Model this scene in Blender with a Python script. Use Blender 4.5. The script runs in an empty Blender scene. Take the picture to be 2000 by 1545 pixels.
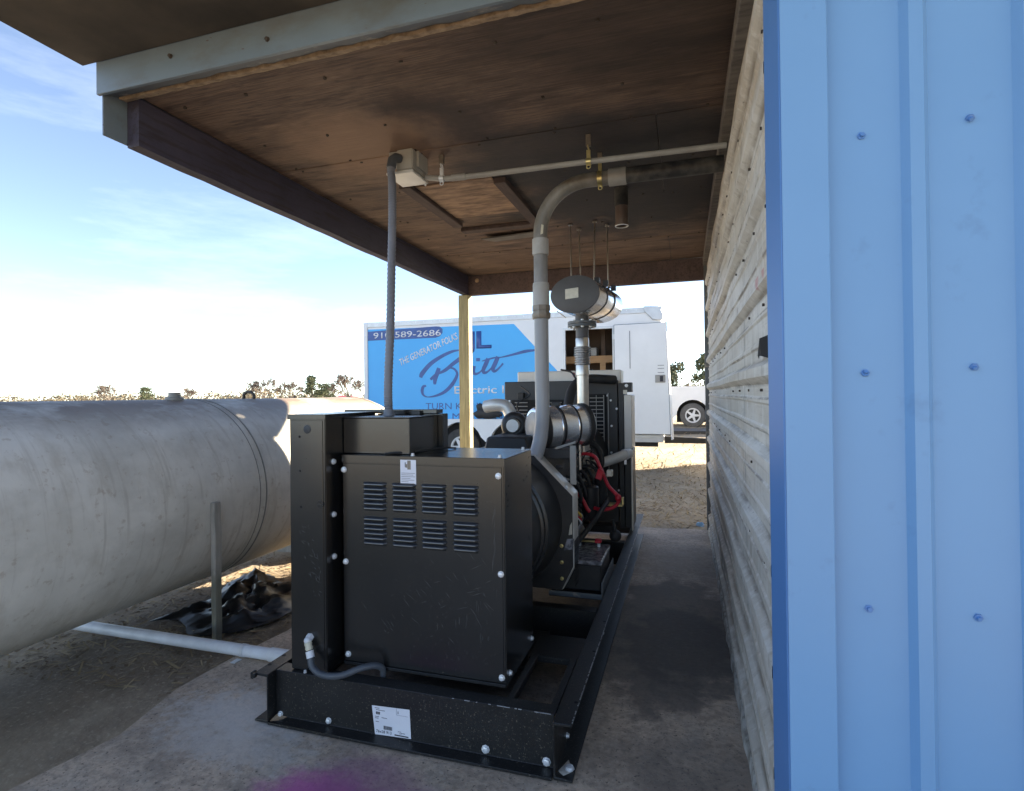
import bpy, bmesh, math, random
from mathutils import Vector, Matrix
random.seed(7)
C = bpy.context.scene.collection
S = bpy.context.scene
R = math.radians

# ------------------------------------------------------------------ camera
cam = bpy.data.cameras.new('camera'); camo = bpy.data.objects.new('camera', cam); C.objects.link(camo)
S.camera = camo
cam.sensor_fit = 'HORIZONTAL'; cam.sensor_width = 36.0
cam.lens = 1098.0 / 2000.0 * 36.0
cam.shift_x = 6.5 / 2000.0; cam.shift_y = -8.5 / 2000.0
cam.clip_start = 0.05; cam.clip_end = 2000
Mr = Matrix(((0.954, -0.0130, -0.299), (0.299, 0.0030, 0.954), (-0.0115, -1.0, 0.0070)))   # image right, image down, forward
rt = Vector((Mr[0][0], Mr[1][0], Mr[2][0])).normalized()
fw = Vector((Mr[0][2], Mr[1][2], Mr[2][2])).normalized()
up = rt.cross(fw).normalized(); rt = fw.cross(up).normalized()
camo.matrix_world = Matrix(((rt.x, up.x, -fw.x, 0), (rt.y, up.y, -fw.y, 0), (rt.z, up.z, -fw.z, 1.5), (0, 0, 0, 1)))

# ------------------------------------------------------------------ sky and sun
SUN_AZ = 43.0     # degrees from +X towards +Y
SUN_EL = 19.5
W = bpy.data.worlds.new('World'); S.world = W; W.use_nodes = True
wn = W.node_tree.nodes; wl = W.node_tree.links; wn.clear()
sky = wn.new('ShaderNodeTexSky'); sky.sky_type = 'NISHITA'; sky.sun_disc = False
sky.sun_elevation = R(SUN_EL); sky.sun_rotation = R(90 - SUN_AZ)
sky.air_density = 0.6; sky.dust_density = 0.0; sky.ozone_density = 1.0
tc = wn.new('ShaderNodeTexCoord'); mp = wn.new('ShaderNodeMapping'); mp.inputs['Scale'].default_value = (1.2, 2.2, 9.0)
mp.inputs['Rotation'].default_value = (0.12, 0.05, 0.4)
nz = wn.new('ShaderNodeTexNoise'); nz.inputs['Scale'].default_value = 1.7; nz.inputs['Detail'].default_value = 7; nz.inputs['Roughness'].default_value = 0.62
cr = wn.new('ShaderNodeValToRGB'); cr.color_ramp.elements[0].position = 0.50; cr.color_ramp.elements[1].position = 0.80
cr.color_ramp.elements[1].color = (0.08, 0.08, 0.08, 1)
mx = wn.new('ShaderNodeMixRGB'); mx.inputs['Color2'].default_value = (11, 11, 11, 1)
bg = wn.new('ShaderNodeBackground'); bg.inputs['Strength'].default_value = 0.053
wo = wn.new('ShaderNodeOutputWorld')
wl.new(tc.outputs['Generated'], mp.inputs['Vector']); wl.new(mp.outputs['Vector'], nz.inputs['Vector'])
wl.new(nz.outputs['Fac'], cr.inputs['Fac']); wl.new(cr.outputs['Color'], mx.inputs['Fac'])
hs = wn.new('ShaderNodeHueSaturation'); hs.inputs['Saturation'].default_value = 0.88; wl.new(sky.outputs['Color'], hs.inputs['Color']); wl.new(hs.outputs['Color'], mx.inputs['Color1']); wl.new(mx.outputs['Color'], bg.inputs['Color']); wl.new(bg.outputs['Background'], wo.inputs['Surface'])

sl = bpy.data.lights.new('sun', 'SUN'); sl.energy = 4.2; sl.angle = R(0.53); sl.color = (1.0, 0.87, 0.66)
slo = bpy.data.objects.new('sun', sl); C.objects.link(slo)
sd = Vector((math.cos(R(SUN_EL)) * math.cos(R(SUN_AZ)), math.cos(R(SUN_EL)) * math.sin(R(SUN_AZ)), math.sin(R(SUN_EL))))
slo.rotation_euler = sd.to_track_quat('Z', 'Y').to_euler(); slo.location = (20, 20, 20)
S.view_settings.view_transform = 'Standard'; S.view_settings.look = 'None'
S.view_settings.gamma = 1; S.view_settings.use_curve_mapping = False
S.view_settings.exposure = 2.97
S.cycles.max_bounces = 8; S.cycles.diffuse_bounces = 5; S.cycles.use_denoising = True

# ------------------------------------------------------------------ materials
def mat(name, col, rough=0.6, metal=0.0, col2=None, scale=6.0, stretch=(1, 1, 1), lo=0.35, hi=0.7, bump=0.0, bscale=60.0,
        rvar=0.0, extra=None, spec=None, world=False, detail=6.0):
    m = bpy.data.materials.new(name); m.use_nodes = True
    nt = m.node_tree; n = nt.nodes; l = nt.links
    b = n['Principled BSDF']
    b.inputs['Roughness'].default_value = rough; b.inputs['Metallic'].default_value = metal
    if spec is not None: b.inputs['Specular IOR Level'].default_value = spec
    tc = n.new('ShaderNodeTexCoord'); mp = n.new('ShaderNodeMapping'); mp.inputs['Scale'].default_value = stretch
    if world:
        g = n.new('ShaderNodeNewGeometry'); l.new(g.outputs['Position'], mp.inputs['Vector'])
    else: l.new(tc.outputs['Object'], mp.inputs['Vector'])
    nz = n.new('ShaderNodeTexNoise'); nz.inputs['Scale'].default_value = scale; nz.inputs['Detail'].default_value = detail; nz.inputs['Roughness'].default_value = 0.6
    l.new(mp.outputs['Vector'], nz.inputs['Vector'])
    c2 = col2 or tuple(c * 0.75 for c in col)
    cr = n.new('ShaderNodeValToRGB')
    cr.color_ramp.elements[0].position = lo; cr.color_ramp.elements[1].position = hi
    cr.color_ramp.elements[0].color = (*c2, 1); cr.color_ramp.elements[1].color = (*col, 1)
    l.new(nz.outputs['Fac'], cr.inputs['Fac'])
    out = cr.outputs['Color']
    if extra: out = extra(nt, out, mp.outputs['Vector'], b)
    l.new(out, b.inputs['Base Color'])
    if rvar:
        mr = n.new('ShaderNodeMapRange'); mr.inputs['To Min'].default_value = max(0.02, rough - rvar); mr.inputs['To Max'].default_value = min(1, rough + rvar)
        l.new(nz.outputs['Fac'], mr.inputs['Value']); l.new(mr.outputs['Result'], b.inputs['Roughness'])
    if bump:
        nb = n.new('ShaderNodeTexNoise'); nb.inputs['Scale'].default_value = bscale; nb.inputs['Detail'].default_value = 5
        l.new(mp.outputs['Vector'], nb.inputs['Vector'])
        bp = n.new('ShaderNodeBump'); bp.inputs['Strength'].default_value = bump; bp.inputs['Distance'].default_value = 0.01
        l.new(nb.outputs['Fac'], bp.inputs['Height']); l.new(bp.outputs['Normal'], b.inputs['Normal'])
    return m

def mixc(nt, fac, a, col, amount=1.0):
    x = nt.nodes.new('ShaderNodeMixRGB'); x.inputs['Color2'].default_value = (*col, 1)
    if amount != 1.0:
        mm = nt.nodes.new('ShaderNodeMath'); mm.operation = 'MULTIPLY'; mm.inputs[1].default_value = amount
        nt.links.new(fac, mm.inputs[0]); fac = mm.outputs[0]
    nt.links.new(fac, x.inputs['Fac']); nt.links.new(a, x.inputs['Color1']); return x.outputs['Color']

def noise_mask(nt, vec, scale, lo, hi, stretch=None, detail=5, off=(0, 0, 0)):
    n, l = nt.nodes, nt.links
    if stretch or any(off):
        m = n.new('ShaderNodeMapping'); m.inputs['Scale'].default_value = stretch or (1, 1, 1); m.inputs['Location'].default_value = off
        l.new(vec, m.inputs['Vector']); vec = m.outputs['Vector']
    z = n.new('ShaderNodeTexNoise'); z.inputs['Scale'].default_value = scale; z.inputs['Detail'].default_value = detail; z.inputs['Roughness'].default_value = 0.65
    l.new(vec, z.inputs['Vector'])
    r = n.new('ShaderNodeMapRange'); r.inputs['From Min'].default_value = lo; r.inputs['From Max'].default_value = hi
    l.new(z.outputs['Fac'], r.inputs['Value']); return r.outputs['Result']

def blob_mask(nt, c, r, soft=0.5, nscale=3.0, namp=0.5):
    """1 inside an ellipse round world point c with radii r, ragged by noise (a stain with its own shape)"""
    n, l = nt.nodes, nt.links
    g = n.new('ShaderNodeNewGeometry')
    s = n.new('ShaderNodeVectorMath'); s.operation = 'SUBTRACT'; s.inputs[1].default_value = c; l.new(g.outputs['Position'], s.inputs[0])
    d = n.new('ShaderNodeVectorMath'); d.operation = 'DIVIDE'; d.inputs[1].default_value = r; l.new(s.outputs[0], d.inputs[0])
    ln = n.new('ShaderNodeVectorMath'); ln.operation = 'LENGTH'; l.new(d.outputs[0], ln.inputs[0])
    z = n.new('ShaderNodeTexNoise'); z.inputs['Scale'].default_value = nscale; z.inputs['Detail'].default_value = 6; z.inputs['Roughness'].default_value = 0.65
    l.new(g.outputs['Position'], z.inputs['Vector'])
    a = n.new('ShaderNodeMath'); a.operation = 'MULTIPLY_ADD'; a.inputs[1].default_value = namp * 2; a.inputs[2].default_value = -namp
    l.new(z.outputs['Fac'], a.inputs[0])
    t = n.new('ShaderNodeMath'); t.operation = 'ADD'; l.new(ln.outputs['Value'], t.inputs[0]); l.new(a.outputs[0], t.inputs[1])
    m = n.new('ShaderNodeMapRange'); m.interpolation_type = 'SMOOTHSTEP'
    m.inputs['From Min'].default_value = 1.0 + soft / 2; m.inputs['From Max'].default_value = 1.0 - soft / 2
    l.new(t.outputs[0], m.inputs['Value']); return m.outputs['Result']

def ex_black(nt, c, v, b):      # dust specks and scratches on black paint
    k = noise_mask(nt, v, 90, 0.66, 0.74, detail=3)
    c = mixc(nt, k, c, (0.10, 0.09, 0.075), 0.55)
    k2 = noise_mask(nt, v, 7, 0.62, 0.72, stretch=(16, 1, 2.0), detail=4)
    k3 = noise_mask(nt, v, 1.6, 0.52, 0.70)
    mm = nt.nodes.new('ShaderNodeMath'); mm.operation = 'MULTIPLY'; nt.links.new(k2, mm.inputs[0]); nt.links.new(k3, mm.inputs[1])
    return mixc(nt, mm.outputs[0], c, (0.12, 0.115, 0.11), 0.5)

def ex_skid(nt, c, v, b):
    c = ex_black(nt, c, v, b)
    k = noise_mask(nt, v, 130, 0.63, 0.70, detail=2)
    return mixc(nt, k, c, (0.20, 0.17, 0.13), 0.5)

M = {}
M['black'] = mat('black_paint', (0.012, 0.0118, 0.012), 0.24, 0, (0.009, 0.009, 0.0092), 3, bump=0.012, bscale=220, rvar=0.05, extra=ex_black, spec=0.85)
M['skid'] = mat('black_skid_paint', (0.013, 0.013, 0.0135), 0.42, 0, (0.009, 0.009, 0.0095), 8, bump=0.08, bscale=120, rvar=0.1, extra=ex_skid)
M['dark'] = mat('dark_void', (0.006, 0.006, 0.007), 0.8, 0)
M['altpaint'] = mat('alternator_satin', (0.035, 0.036, 0.038), 0.3, 0.2, (0.025, 0.026, 0.028), 6)
M['louver'] = mat('black_louver_paint', (0.034, 0.037, 0.045), 0.28, 0, (0.028, 0.030, 0.036), 6, spec=0.9)
M['scratch'] = mat('paint_scratch', (0.085, 0.083, 0.080), 0.6)
M['engine'] = mat('engine_black', (0.014, 0.014, 0.016), 0.45, 0, (0.03, 0.028, 0.027), 9, bump=0.15, bscale=40)
M['shroud'] = mat('shroud_charcoal', (0.034, 0.033, 0.034), 0.5, 0, (0.026, 0.026, 0.027), 4)
M['rubber'] = mat('rubber', (0.016, 0.016, 0.018), 0.62, 0, (0.025, 0.024, 0.024), 12)
M['chrome'] = mat('polished_steel', (0.90, 0.90, 0.91), 0.20, 0.82, (0.82, 0.82, 0.84), 5, rvar=0.06)
M['steel'] = mat('stainless_pipe', (0.60, 0.57, 0.53), 0.30, 1.0, (0.46, 0.42, 0.37), 8, rvar=0.08)
M['bellows'] = mat('braided_steel', (0.33, 0.32, 0.32), 0.42, 0.9, (0.22, 0.21, 0.21), 60)
M['zinc'] = mat('zinc_bolt', (0.78, 0.79, 0.80), 0.35, 0.35, (0.65, 0.66, 0.68), 30)
M['brass'] = mat('yellow_zinc_clamp', (0.72, 0.60, 0.28), 0.32, 0.85, (0.55, 0.46, 0.22), 25)
M['fitting'] = mat('bronze_fitting', (0.25, 0.22, 0.18), 0.45, 0.5, (0.18, 0.155, 0.13), 30)
M['capmuff'] = mat('muffler_cap_grey', (0.10, 0.10, 0.108), 0.55, 0, (0.085, 0.085, 0.09), 10)
M['plate'] = mat('stamped_plate', (0.62, 0.58, 0.48), 0.45, 0.3, (0.5, 0.47, 0.40), 40)
M['tanpaint'] = mat('tan_grey_frame', (0.80, 0.75, 0.67), 0.45, 0.0, (0.72, 0.67, 0.60), 5)
M['alu'] = mat('pale_aluminium', (0.72, 0.70, 0.66), 0.42, 0.35, (0.62, 0.60, 0.56), 9)
M['paper'] = mat('white_paper', (0.74, 0.74, 0.78), 0.7, 0, (0.68, 0.68, 0.73), 8)
M['ink'] = mat('black_ink', (0.05, 0.05, 0.06), 0.7)
M['inkgrey'] = mat('grey_ink', (0.30, 0.30, 0.33), 0.7)
M['red'] = mat('red_cable', (0.55, 0.018, 0.035), 0.45, 0, (0.45, 0.015, 0.03), 20)
M['yellow'] = mat('yellow_plastic', (0.75, 0.52, 0.10), 0.5)
M['battop'] = mat('battery_top_film', (0.30, 0.30, 0.33), 0.22, 0, (0.10, 0.10, 0.115), 30, lo=0.42, hi=0.6)
M['emt'] = mat('grey_conduit', (0.33, 0.32, 0.30), 0.5, 0, (0.25, 0.235, 0.215), 9, lo=0.3, hi=0.65)
M['flexg'] = mat('grey_flex_conduit', (0.19, 0.195, 0.22), 0.48, 0, (0.155, 0.16, 0.18), 6)
M['hose'] = mat('slate_hose', (0.075, 0.085, 0.10), 0.45, 0, (0.055, 0.063, 0.075), 6)
M['ivory'] = mat('ivory_fitting', (0.70, 0.65, 0.50), 0.4)
M['white'] = mat('white_plastic', (0.78, 0.79, 0.82), 0.4)
M['boxgrey'] = mat('grey_box_plastic', (0.36, 0.35, 0.32), 0.5, 0, (0.32, 0.31, 0.285), 6)

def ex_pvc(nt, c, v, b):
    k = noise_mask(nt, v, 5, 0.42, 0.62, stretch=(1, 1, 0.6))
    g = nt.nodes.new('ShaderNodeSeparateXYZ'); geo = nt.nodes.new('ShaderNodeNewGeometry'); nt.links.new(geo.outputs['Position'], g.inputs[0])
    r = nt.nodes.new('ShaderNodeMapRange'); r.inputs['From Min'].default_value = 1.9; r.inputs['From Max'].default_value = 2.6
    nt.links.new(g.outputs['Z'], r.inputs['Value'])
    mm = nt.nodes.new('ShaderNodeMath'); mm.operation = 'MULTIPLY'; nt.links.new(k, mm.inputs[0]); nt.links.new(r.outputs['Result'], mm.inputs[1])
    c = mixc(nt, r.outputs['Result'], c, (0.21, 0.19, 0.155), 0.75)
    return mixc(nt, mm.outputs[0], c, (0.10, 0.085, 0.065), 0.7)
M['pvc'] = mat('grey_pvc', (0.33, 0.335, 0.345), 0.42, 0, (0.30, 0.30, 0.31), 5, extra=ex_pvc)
M['pvclight'] = mat('pale_pvc_coupling', (0.42, 0.41, 0.39), 0.45, 0, (0.35, 0.335, 0.31), 14)
M['darkpipe'] = mat('sooty_pipe', (0.085, 0.08, 0.072), 0.55, 0, (0.02, 0.02, 0.022), 9, lo=0.42, hi=0.66)
M['copperpipe'] = mat('dull_copper_pipe', (0.22, 0.165, 0.14), 0.42, 0.6, (0.13, 0.10, 0.09), 8, stretch=(1, 1, .2))

# timber and shed
def ex_ply(nt, c, v, b):
    k = noise_mask(nt, v, 22, 0.47, 0.60, stretch=(0.30, 3.2, 1), detail=6)
    c = mixc(nt, k, c, (0.085, 0.046, 0.030), 0.8)
    f = noise_mask(nt, v, 26, 0.52, 0.66, stretch=(0.35, 3.4, 1), detail=6, off=(4, 4, 0))
    c = mixc(nt, f, c, (0.33, 0.225, 0.16), 0.42)
    f2 = noise_mask(nt, v, 11, 0.50, 0.60, stretch=(0.45, 4, 1), detail=8, off=(2, 5, 0))
    c = mixc(nt, f2, c, (0.30, 0.19, 0.125), 0.4)
    k2 = noise_mask(nt, v, 2.3, 0.50, 0.68, off=(3, 1, 0))
    c = mixc(nt, k2, c, (0.042, 0.027, 0.023), 0.85)
    k3 = noise_mask(nt, v, 6.5, 0.54, 0.64, stretch=(0.8, 1.5, 1), detail=9, off=(7, 2, 0)); c = mixc(nt, k3, c, (0.050, 0.031, 0.026), 0.7)
    k4 = noise_mask(nt, v, 3.1, 0.60, 0.70, detail=7, off=(1, 8, 0)); c = mixc(nt, k4, c, (0.34, 0.23, 0.165), 0.5)
    c = mixc(nt, blob_mask(nt, (-1.35, 2.85, 3.0), (0.40, 0.36, 1), 0.7, 4, 0.6), c, (0.040, 0.026, 0.026), 0.9)
    c = mixc(nt, blob_mask(nt, (-1.80, 2.98, 3.0), (0.45, 0.42, 1), 0.9, 3, 0.7), c, (0.40, 0.25, 0.16), 0.6)
    c = mixc(nt, blob_mask(nt, (-0.5, 3.45, 3.0), (1.0, 0.45, 1), 0.7, 2.2, 0.7), c, (0.030, 0.027, 0.030), 0.85)
    c = mixc(nt, blob_mask(nt, (-0.35, 4.3, 3.0), (0.95, 1.0, 1), 0.8, 2.6, 0.9), c, (0.018, 0.017, 0.020), 0.90)
    c = mixc(nt, blob_mask(nt, (-0.1, 2.3, 3.0), (0.9, 0.5, 1), 0.9, 3, 0.7), c, (0.032, 0.022, 0.019), 0.7)
    return c
M['ply'] = mat('stained_plywood', (0.19, 0.128, 0.095), 0.75, 0, (0.095, 0.064, 0.050), 3.2, stretch=(0.6, 2.2, 1), lo=0.3, hi=0.72, bump=0.35, bscale=38, extra=ex_ply)
M['plyedge'] = mat('raw_ply_edge', (0.50, 0.36, 0.23), 0.85, 0, (0.24, 0.165, 0.10), 24, bump=0.5, bscale=60)
def ex_beam(nt, c, v, b):
    k = noise_mask(nt, v, 8, 0.5, 0.62, stretch=(6, 0.4, 6), detail=4)
    return mixc(nt, k, c, (0.03, 0.02, 0.02), 0.6)
M['beam'] = mat('dark_beam', (0.115, 0.078, 0.075), 0.7, 0, (0.07, 0.048, 0.050), 4, bump=0.25, bscale=30, extra=ex_beam)
M['beamside'] = mat('dark_navy_beam', (0.058, 0.054, 0.088), 0.7, 0, (0.040, 0.037, 0.062), 4, bump=0.25, bscale=30, extra=ex_beam)
M['batten'] = mat('dark_batten', (0.10, 0.066, 0.055), 0.75, 0, (0.06, 0.04, 0.036), 8, stretch=(3, 0.6, 1), bump=0.3, bscale=40)
M['patch'] = mat('bare_plywood_patch', (0.46, 0.30, 0.19), 0.75, 0, (0.13, 0.08, 0.055), 6, stretch=(0.8, 2.6, 1), bump=0.3, bscale=40)
M['greyboard'] = mat('weathered_board', (0.22, 0.20, 0.18), 0.8, 0, (0.10, 0.09, 0.085), 9, stretch=(0.6, 3, 3), bump=0.3, bscale=40)
def ex_post(nt, c, v, b):
    k = noise_mask(nt, v, 14, 0.46, 0.62, stretch=(5, 5, 0.35), detail=5)
    return mixc(nt, k, c, (0.12, 0.10, 0.045), 0.8)
M['post'] = mat('treated_post', (0.43, 0.37, 0.19), 0.75, 0, (0.30, 0.25, 0.13), 9, stretch=(5, 5, 0.5), bump=0.4, bscale=50, extra=ex_post)
M['oldpost'] = mat('mossy_grey_board', (0.42, 0.38, 0.33), 0.85, 0, (0.28, 0.26, 0.22), 8, stretch=(3, 3, .4), bump=0.4, bscale=40,
    extra=lambda nt, c, v, b: mixc(nt, blob_mask(nt, (-2.9, 2.9, 0.10), (0.5, 0.5, 0.28), 0.6, 9, 0.5), c, (0.10, 0.10, 0.055), 0.6))
def ex_wall(nt, c, v, b):
    k = noise_mask(nt, v, 1.7, 0.46, 0.68, stretch=(1, 0.6, 2))
    c = mixc(nt, k, c, (0.46, 0.38, 0.28), 0.7)
    k2 = noise_mask(nt, v, 10, 0.55, 0.72, stretch=(1, 0.25, 3))
    c = mixc(nt, k2, c, (0.28, 0.235, 0.18), 0.5)
    k3 = noise_mask(nt, v, 45, 0.64, 0.72)
    c = mixc(nt, k3, c, (0.10, 0.08, 0.065), 0.7)
    c = mixc(nt, blob_mask(nt, (0.22, 5.2, 0.35), (1, 1.6, 0.4), 0.9, 4, 0.6), c, (0.13, 0.11, 0.09), 0.75)
    k4 = noise_mask(nt, v, 16, 0.50, 0.62, stretch=(1, 2.2, 0.12), detail=5)
    c = mixc(nt, k4, c, (0.80, 0.78, 0.74), 0.38)
    k5 = noise_mask(nt, v, 13, 0.55, 0.66, stretch=(1, 2.6, 0.10), detail=5, off=(0, 3, 3))
    c = mixc(nt, k5, c, (0.30, 0.25, 0.19), 0.38)
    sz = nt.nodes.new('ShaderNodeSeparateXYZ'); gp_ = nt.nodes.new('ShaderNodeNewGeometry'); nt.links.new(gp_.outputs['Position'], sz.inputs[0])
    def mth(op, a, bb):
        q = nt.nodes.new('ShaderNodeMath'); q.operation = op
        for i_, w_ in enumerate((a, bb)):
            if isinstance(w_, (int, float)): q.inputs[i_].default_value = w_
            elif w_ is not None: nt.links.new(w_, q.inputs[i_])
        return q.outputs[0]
    fr = mth('FRACT', mth('DIVIDE', mth('SUBTRACT', sz.outputs['Z'], 0.145 - .2845 / 2), 0.2845), None)   # rust and dirt along rib creases, with shade painted in for rib relief
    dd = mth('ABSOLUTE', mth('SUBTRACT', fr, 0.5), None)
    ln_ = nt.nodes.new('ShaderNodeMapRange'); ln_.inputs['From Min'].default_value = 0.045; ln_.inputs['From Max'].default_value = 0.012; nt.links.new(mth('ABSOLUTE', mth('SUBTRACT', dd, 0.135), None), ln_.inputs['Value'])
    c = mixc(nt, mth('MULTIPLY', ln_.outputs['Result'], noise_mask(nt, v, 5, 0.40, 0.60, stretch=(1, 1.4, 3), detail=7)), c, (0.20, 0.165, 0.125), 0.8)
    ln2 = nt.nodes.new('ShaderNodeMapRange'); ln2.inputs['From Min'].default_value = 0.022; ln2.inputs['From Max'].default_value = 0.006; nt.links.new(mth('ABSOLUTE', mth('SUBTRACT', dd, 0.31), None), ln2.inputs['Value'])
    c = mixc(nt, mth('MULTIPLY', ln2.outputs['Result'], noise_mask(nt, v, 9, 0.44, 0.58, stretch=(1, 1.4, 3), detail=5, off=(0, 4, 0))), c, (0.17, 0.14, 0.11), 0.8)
    c = mixc(nt, blob_mask(nt, (0.21, 1.96, 1.86), (0.3, 0.035, 0.03), 0.6, 25, 0.7), c, (0.5, 0.09, 0.08), 0.55)
    c = mixc(nt, blob_mask(nt, (0.21, 1.82, 1.88), (0.3, 0.03, 0.04), 0.6, 25, 0.7), c, (0.5, 0.09, 0.08), 0.55)
    return c
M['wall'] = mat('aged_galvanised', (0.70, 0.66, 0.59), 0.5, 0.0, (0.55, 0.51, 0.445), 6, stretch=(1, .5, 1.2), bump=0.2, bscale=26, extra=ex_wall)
M['foam'] = mat('chalky_base_strip', (0.50, 0.48, 0.44), 0.85, 0, (0.22, 0.20, 0.17), 16, lo=.35, hi=.6, bump=0.5, bscale=40)
M['blue'] = mat('blue_metal', (0.165, 0.33, 0.56), 0.42, 0, (0.155, 0.315, 0.54), 2.5, rvar=0.05,
    extra=lambda nt, c, v, b: mixc(nt, noise_mask(nt, v, 6, 0.62, 0.75), c, (0.085, 0.16, 0.30), 0.35))
M['bluetrim'] = mat('blue_trim', (0.10, 0.23, 0.50), 0.42, 0, (0.09, 0.215, 0.47), 2.5)
def ex_fascia(nt, c, v, b):
    k = noise_mask(nt, v, 5, 0.48, 0.68)
    c = mixc(nt, k, c, (0.13, 0.12, 0.10), 0.55)
    k2 = noise_mask(nt, v, 30, 0.70, 0.76, detail=2)
    return mixc(nt, k2, c, (0.10, 0.045, 0.02), 0.9)
M['fascia'] = mat('slate_fascia_metal', (0.195, 0.25, 0.30), 0.5, 0.1, (0.15, 0.195, 0.235), 3, stretch=(.5, 1, 1), extra=ex_fascia)
M['fasciadark'] = mat('slate_fascia_lip', (0.135, 0.15, 0.165), 0.55, 0.1, (0.10, 0.11, 0.12), 8, stretch=(.5, 1, 1),
    extra=lambda nt, c, v, b: mixc(nt, noise_mask(nt, v, 18, 0.58, 0.68), c, (0.40, 0.34, 0.26), 0.6))
M['soffit'] = mat('dirty_soffit', (0.09, 0.072, 0.055), 0.8, 0, (0.04, 0.034, 0.028), 3)
M['roofmetal'] = mat('roof_metal', (0.42, 0.43, 0.44), 0.45, 0.3)
M['screwdark'] = mat('rusty_screw', (0.06, 0.045, 0.035), 0.6)

def ex_conc(nt, c, v, b):
    g = noise_mask(nt, v, 34, 0.45, 0.66, detail=6)
    c = mixc(nt, g, c, (0.22, 0.17, 0.13), 0.6)
    g = noise_mask(nt, v, 14, 0.5, 0.62, detail=9, off=(9, 3, 0))
    c = mixc(nt, g, c, (0.32, 0.25, 0.19), 0.6)
    w = noise_mask(nt, v, 5.5, 0.50, 0.68, detail=7, off=(5, 2, 0))
    c = mixc(nt, w, c, (0.50, 0.43, 0.36), 0.5)
    w = noise_mask(nt, v, 2.1, 0.50, 0.60, detail=9, off=(1, 9, 0)); c = mixc(nt, w, c, (0.22, 0.18, 0.145), 0.45)
    sp = noise_mask(nt, v, 95, 0.59, 0.66, detail=3)
    c = mixc(nt, sp, c, (0.45, 0.42, 0.37), 0.55)
    sd_ = noise_mask(nt, v, 60, 0.60, 0.66, detail=3, off=(1, 7, 0))
    c = mixc(nt, sd_, c, (0.03, 0.027, 0.025), 0.7)
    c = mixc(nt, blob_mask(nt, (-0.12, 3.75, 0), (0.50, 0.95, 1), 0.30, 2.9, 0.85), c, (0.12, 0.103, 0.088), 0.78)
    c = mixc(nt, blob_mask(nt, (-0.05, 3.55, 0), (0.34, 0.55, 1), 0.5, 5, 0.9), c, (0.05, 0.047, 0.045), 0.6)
    st = noise_mask(nt, v, 26, 0.52, 0.64, detail=8, off=(2, 2, 0)); c = mixc(nt, st, c, (0.16, 0.145, 0.125), 0.35)
    c = mixc(nt, blob_mask(nt, (0.05, 2.35, 0), (0.32, 0.25, 1), 0.9, 6, 0.8), c, (0.14, 0.118, 0.10), 0.45)
    c = mixc(nt, blob_mask(nt, (0.0, 5.2, 0), (0.5, 0.4, 1), 0.9, 5, 0.8), c, (0.22, 0.175, 0.13), 0.5)
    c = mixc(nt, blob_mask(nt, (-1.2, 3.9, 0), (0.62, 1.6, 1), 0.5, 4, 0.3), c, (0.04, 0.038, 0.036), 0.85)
    c = mixc(nt, blob_mask(nt, (-2.02, 2.18, 0), (0.32, 0.18, 1), 1.2, 14, 1.7), c, (0.58, 0.55, 0.52), 0.7)
    c = mixc(nt, blob_mask(nt, (-1.90, 1.98, 0), (0.36, 0.12, 1), 1.2, 16, 1.7), c, (0.52, 0.48, 0.44), 0.6)
    c = mixc(nt, blob_mask(nt, (-1.33, 1.78, 0), (0.22, 0.15, 1), 0.9, 9, 0.7), c, (0.48, 0.10, 0.32), 0.85)
    c = mixc(nt, blob_mask(nt, (-1.22, 1.95, 0), (0.20, 0.13, 1), 0.9, 7, 0.6), c, (0.24, 0.10, 0.19), 0.55)
    c = mixc(nt, blob_mask(nt, (-0.95, 1.86, 0), (0.16, 0.10, 1), 0.9, 7, 0.6), c, (0.26, 0.12, 0.20), 0.45)
    return c
M['conc'] = mat('stained_concrete', (0.64, 0.50, 0.375), 0.75, 0, (0.42, 0.325, 0.245), 2.6, lo=0.32, hi=0.68, bump=0.35, bscale=34, extra=ex_conc, world=True)
def ex_dirt(nt, c, v, b):
    k = noise_mask(nt, v, 7, 0.46, 0.62, detail=8)
    c = mixc(nt, k, c, (0.30, 0.235, 0.16), 0.6)
    c = mixc(nt, blob_mask(nt, (-3.1, 3.1, 0), (0.75, 1.5, 1), 0.9, 3, 0.6), c, (0.15, 0.11, 0.075), 0.75)
    k = noise_mask(nt, v, 40, 0.55, 0.68, detail=4)
    c = mixc(nt, k, c, (0.53, 0.45, 0.33), 0.45)
    return c
M['dirt'] = mat('dry_sandy_grass', (0.43, 0.35, 0.25), 0.95, 0, (0.34, 0.27, 0.185), 0.8, bump=0.9, bscale=22, extra=ex_dirt, world=True)
M['straw'] = mat('dry_straw', (0.42, 0.33, 0.19), 0.9, 0, (0.22, 0.155, 0.085), 3)
M['leaf'] = mat('brown_leaf_litter', (0.24, 0.17, 0.105), 0.9, 0, (0.13, 0.09, 0.055), 5)
M['tarp'] = mat('black_plastic_sheet', (0.010, 0.010, 0.011), 0.38, 0, (0.02, 0.02, 0.02), 6)
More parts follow.
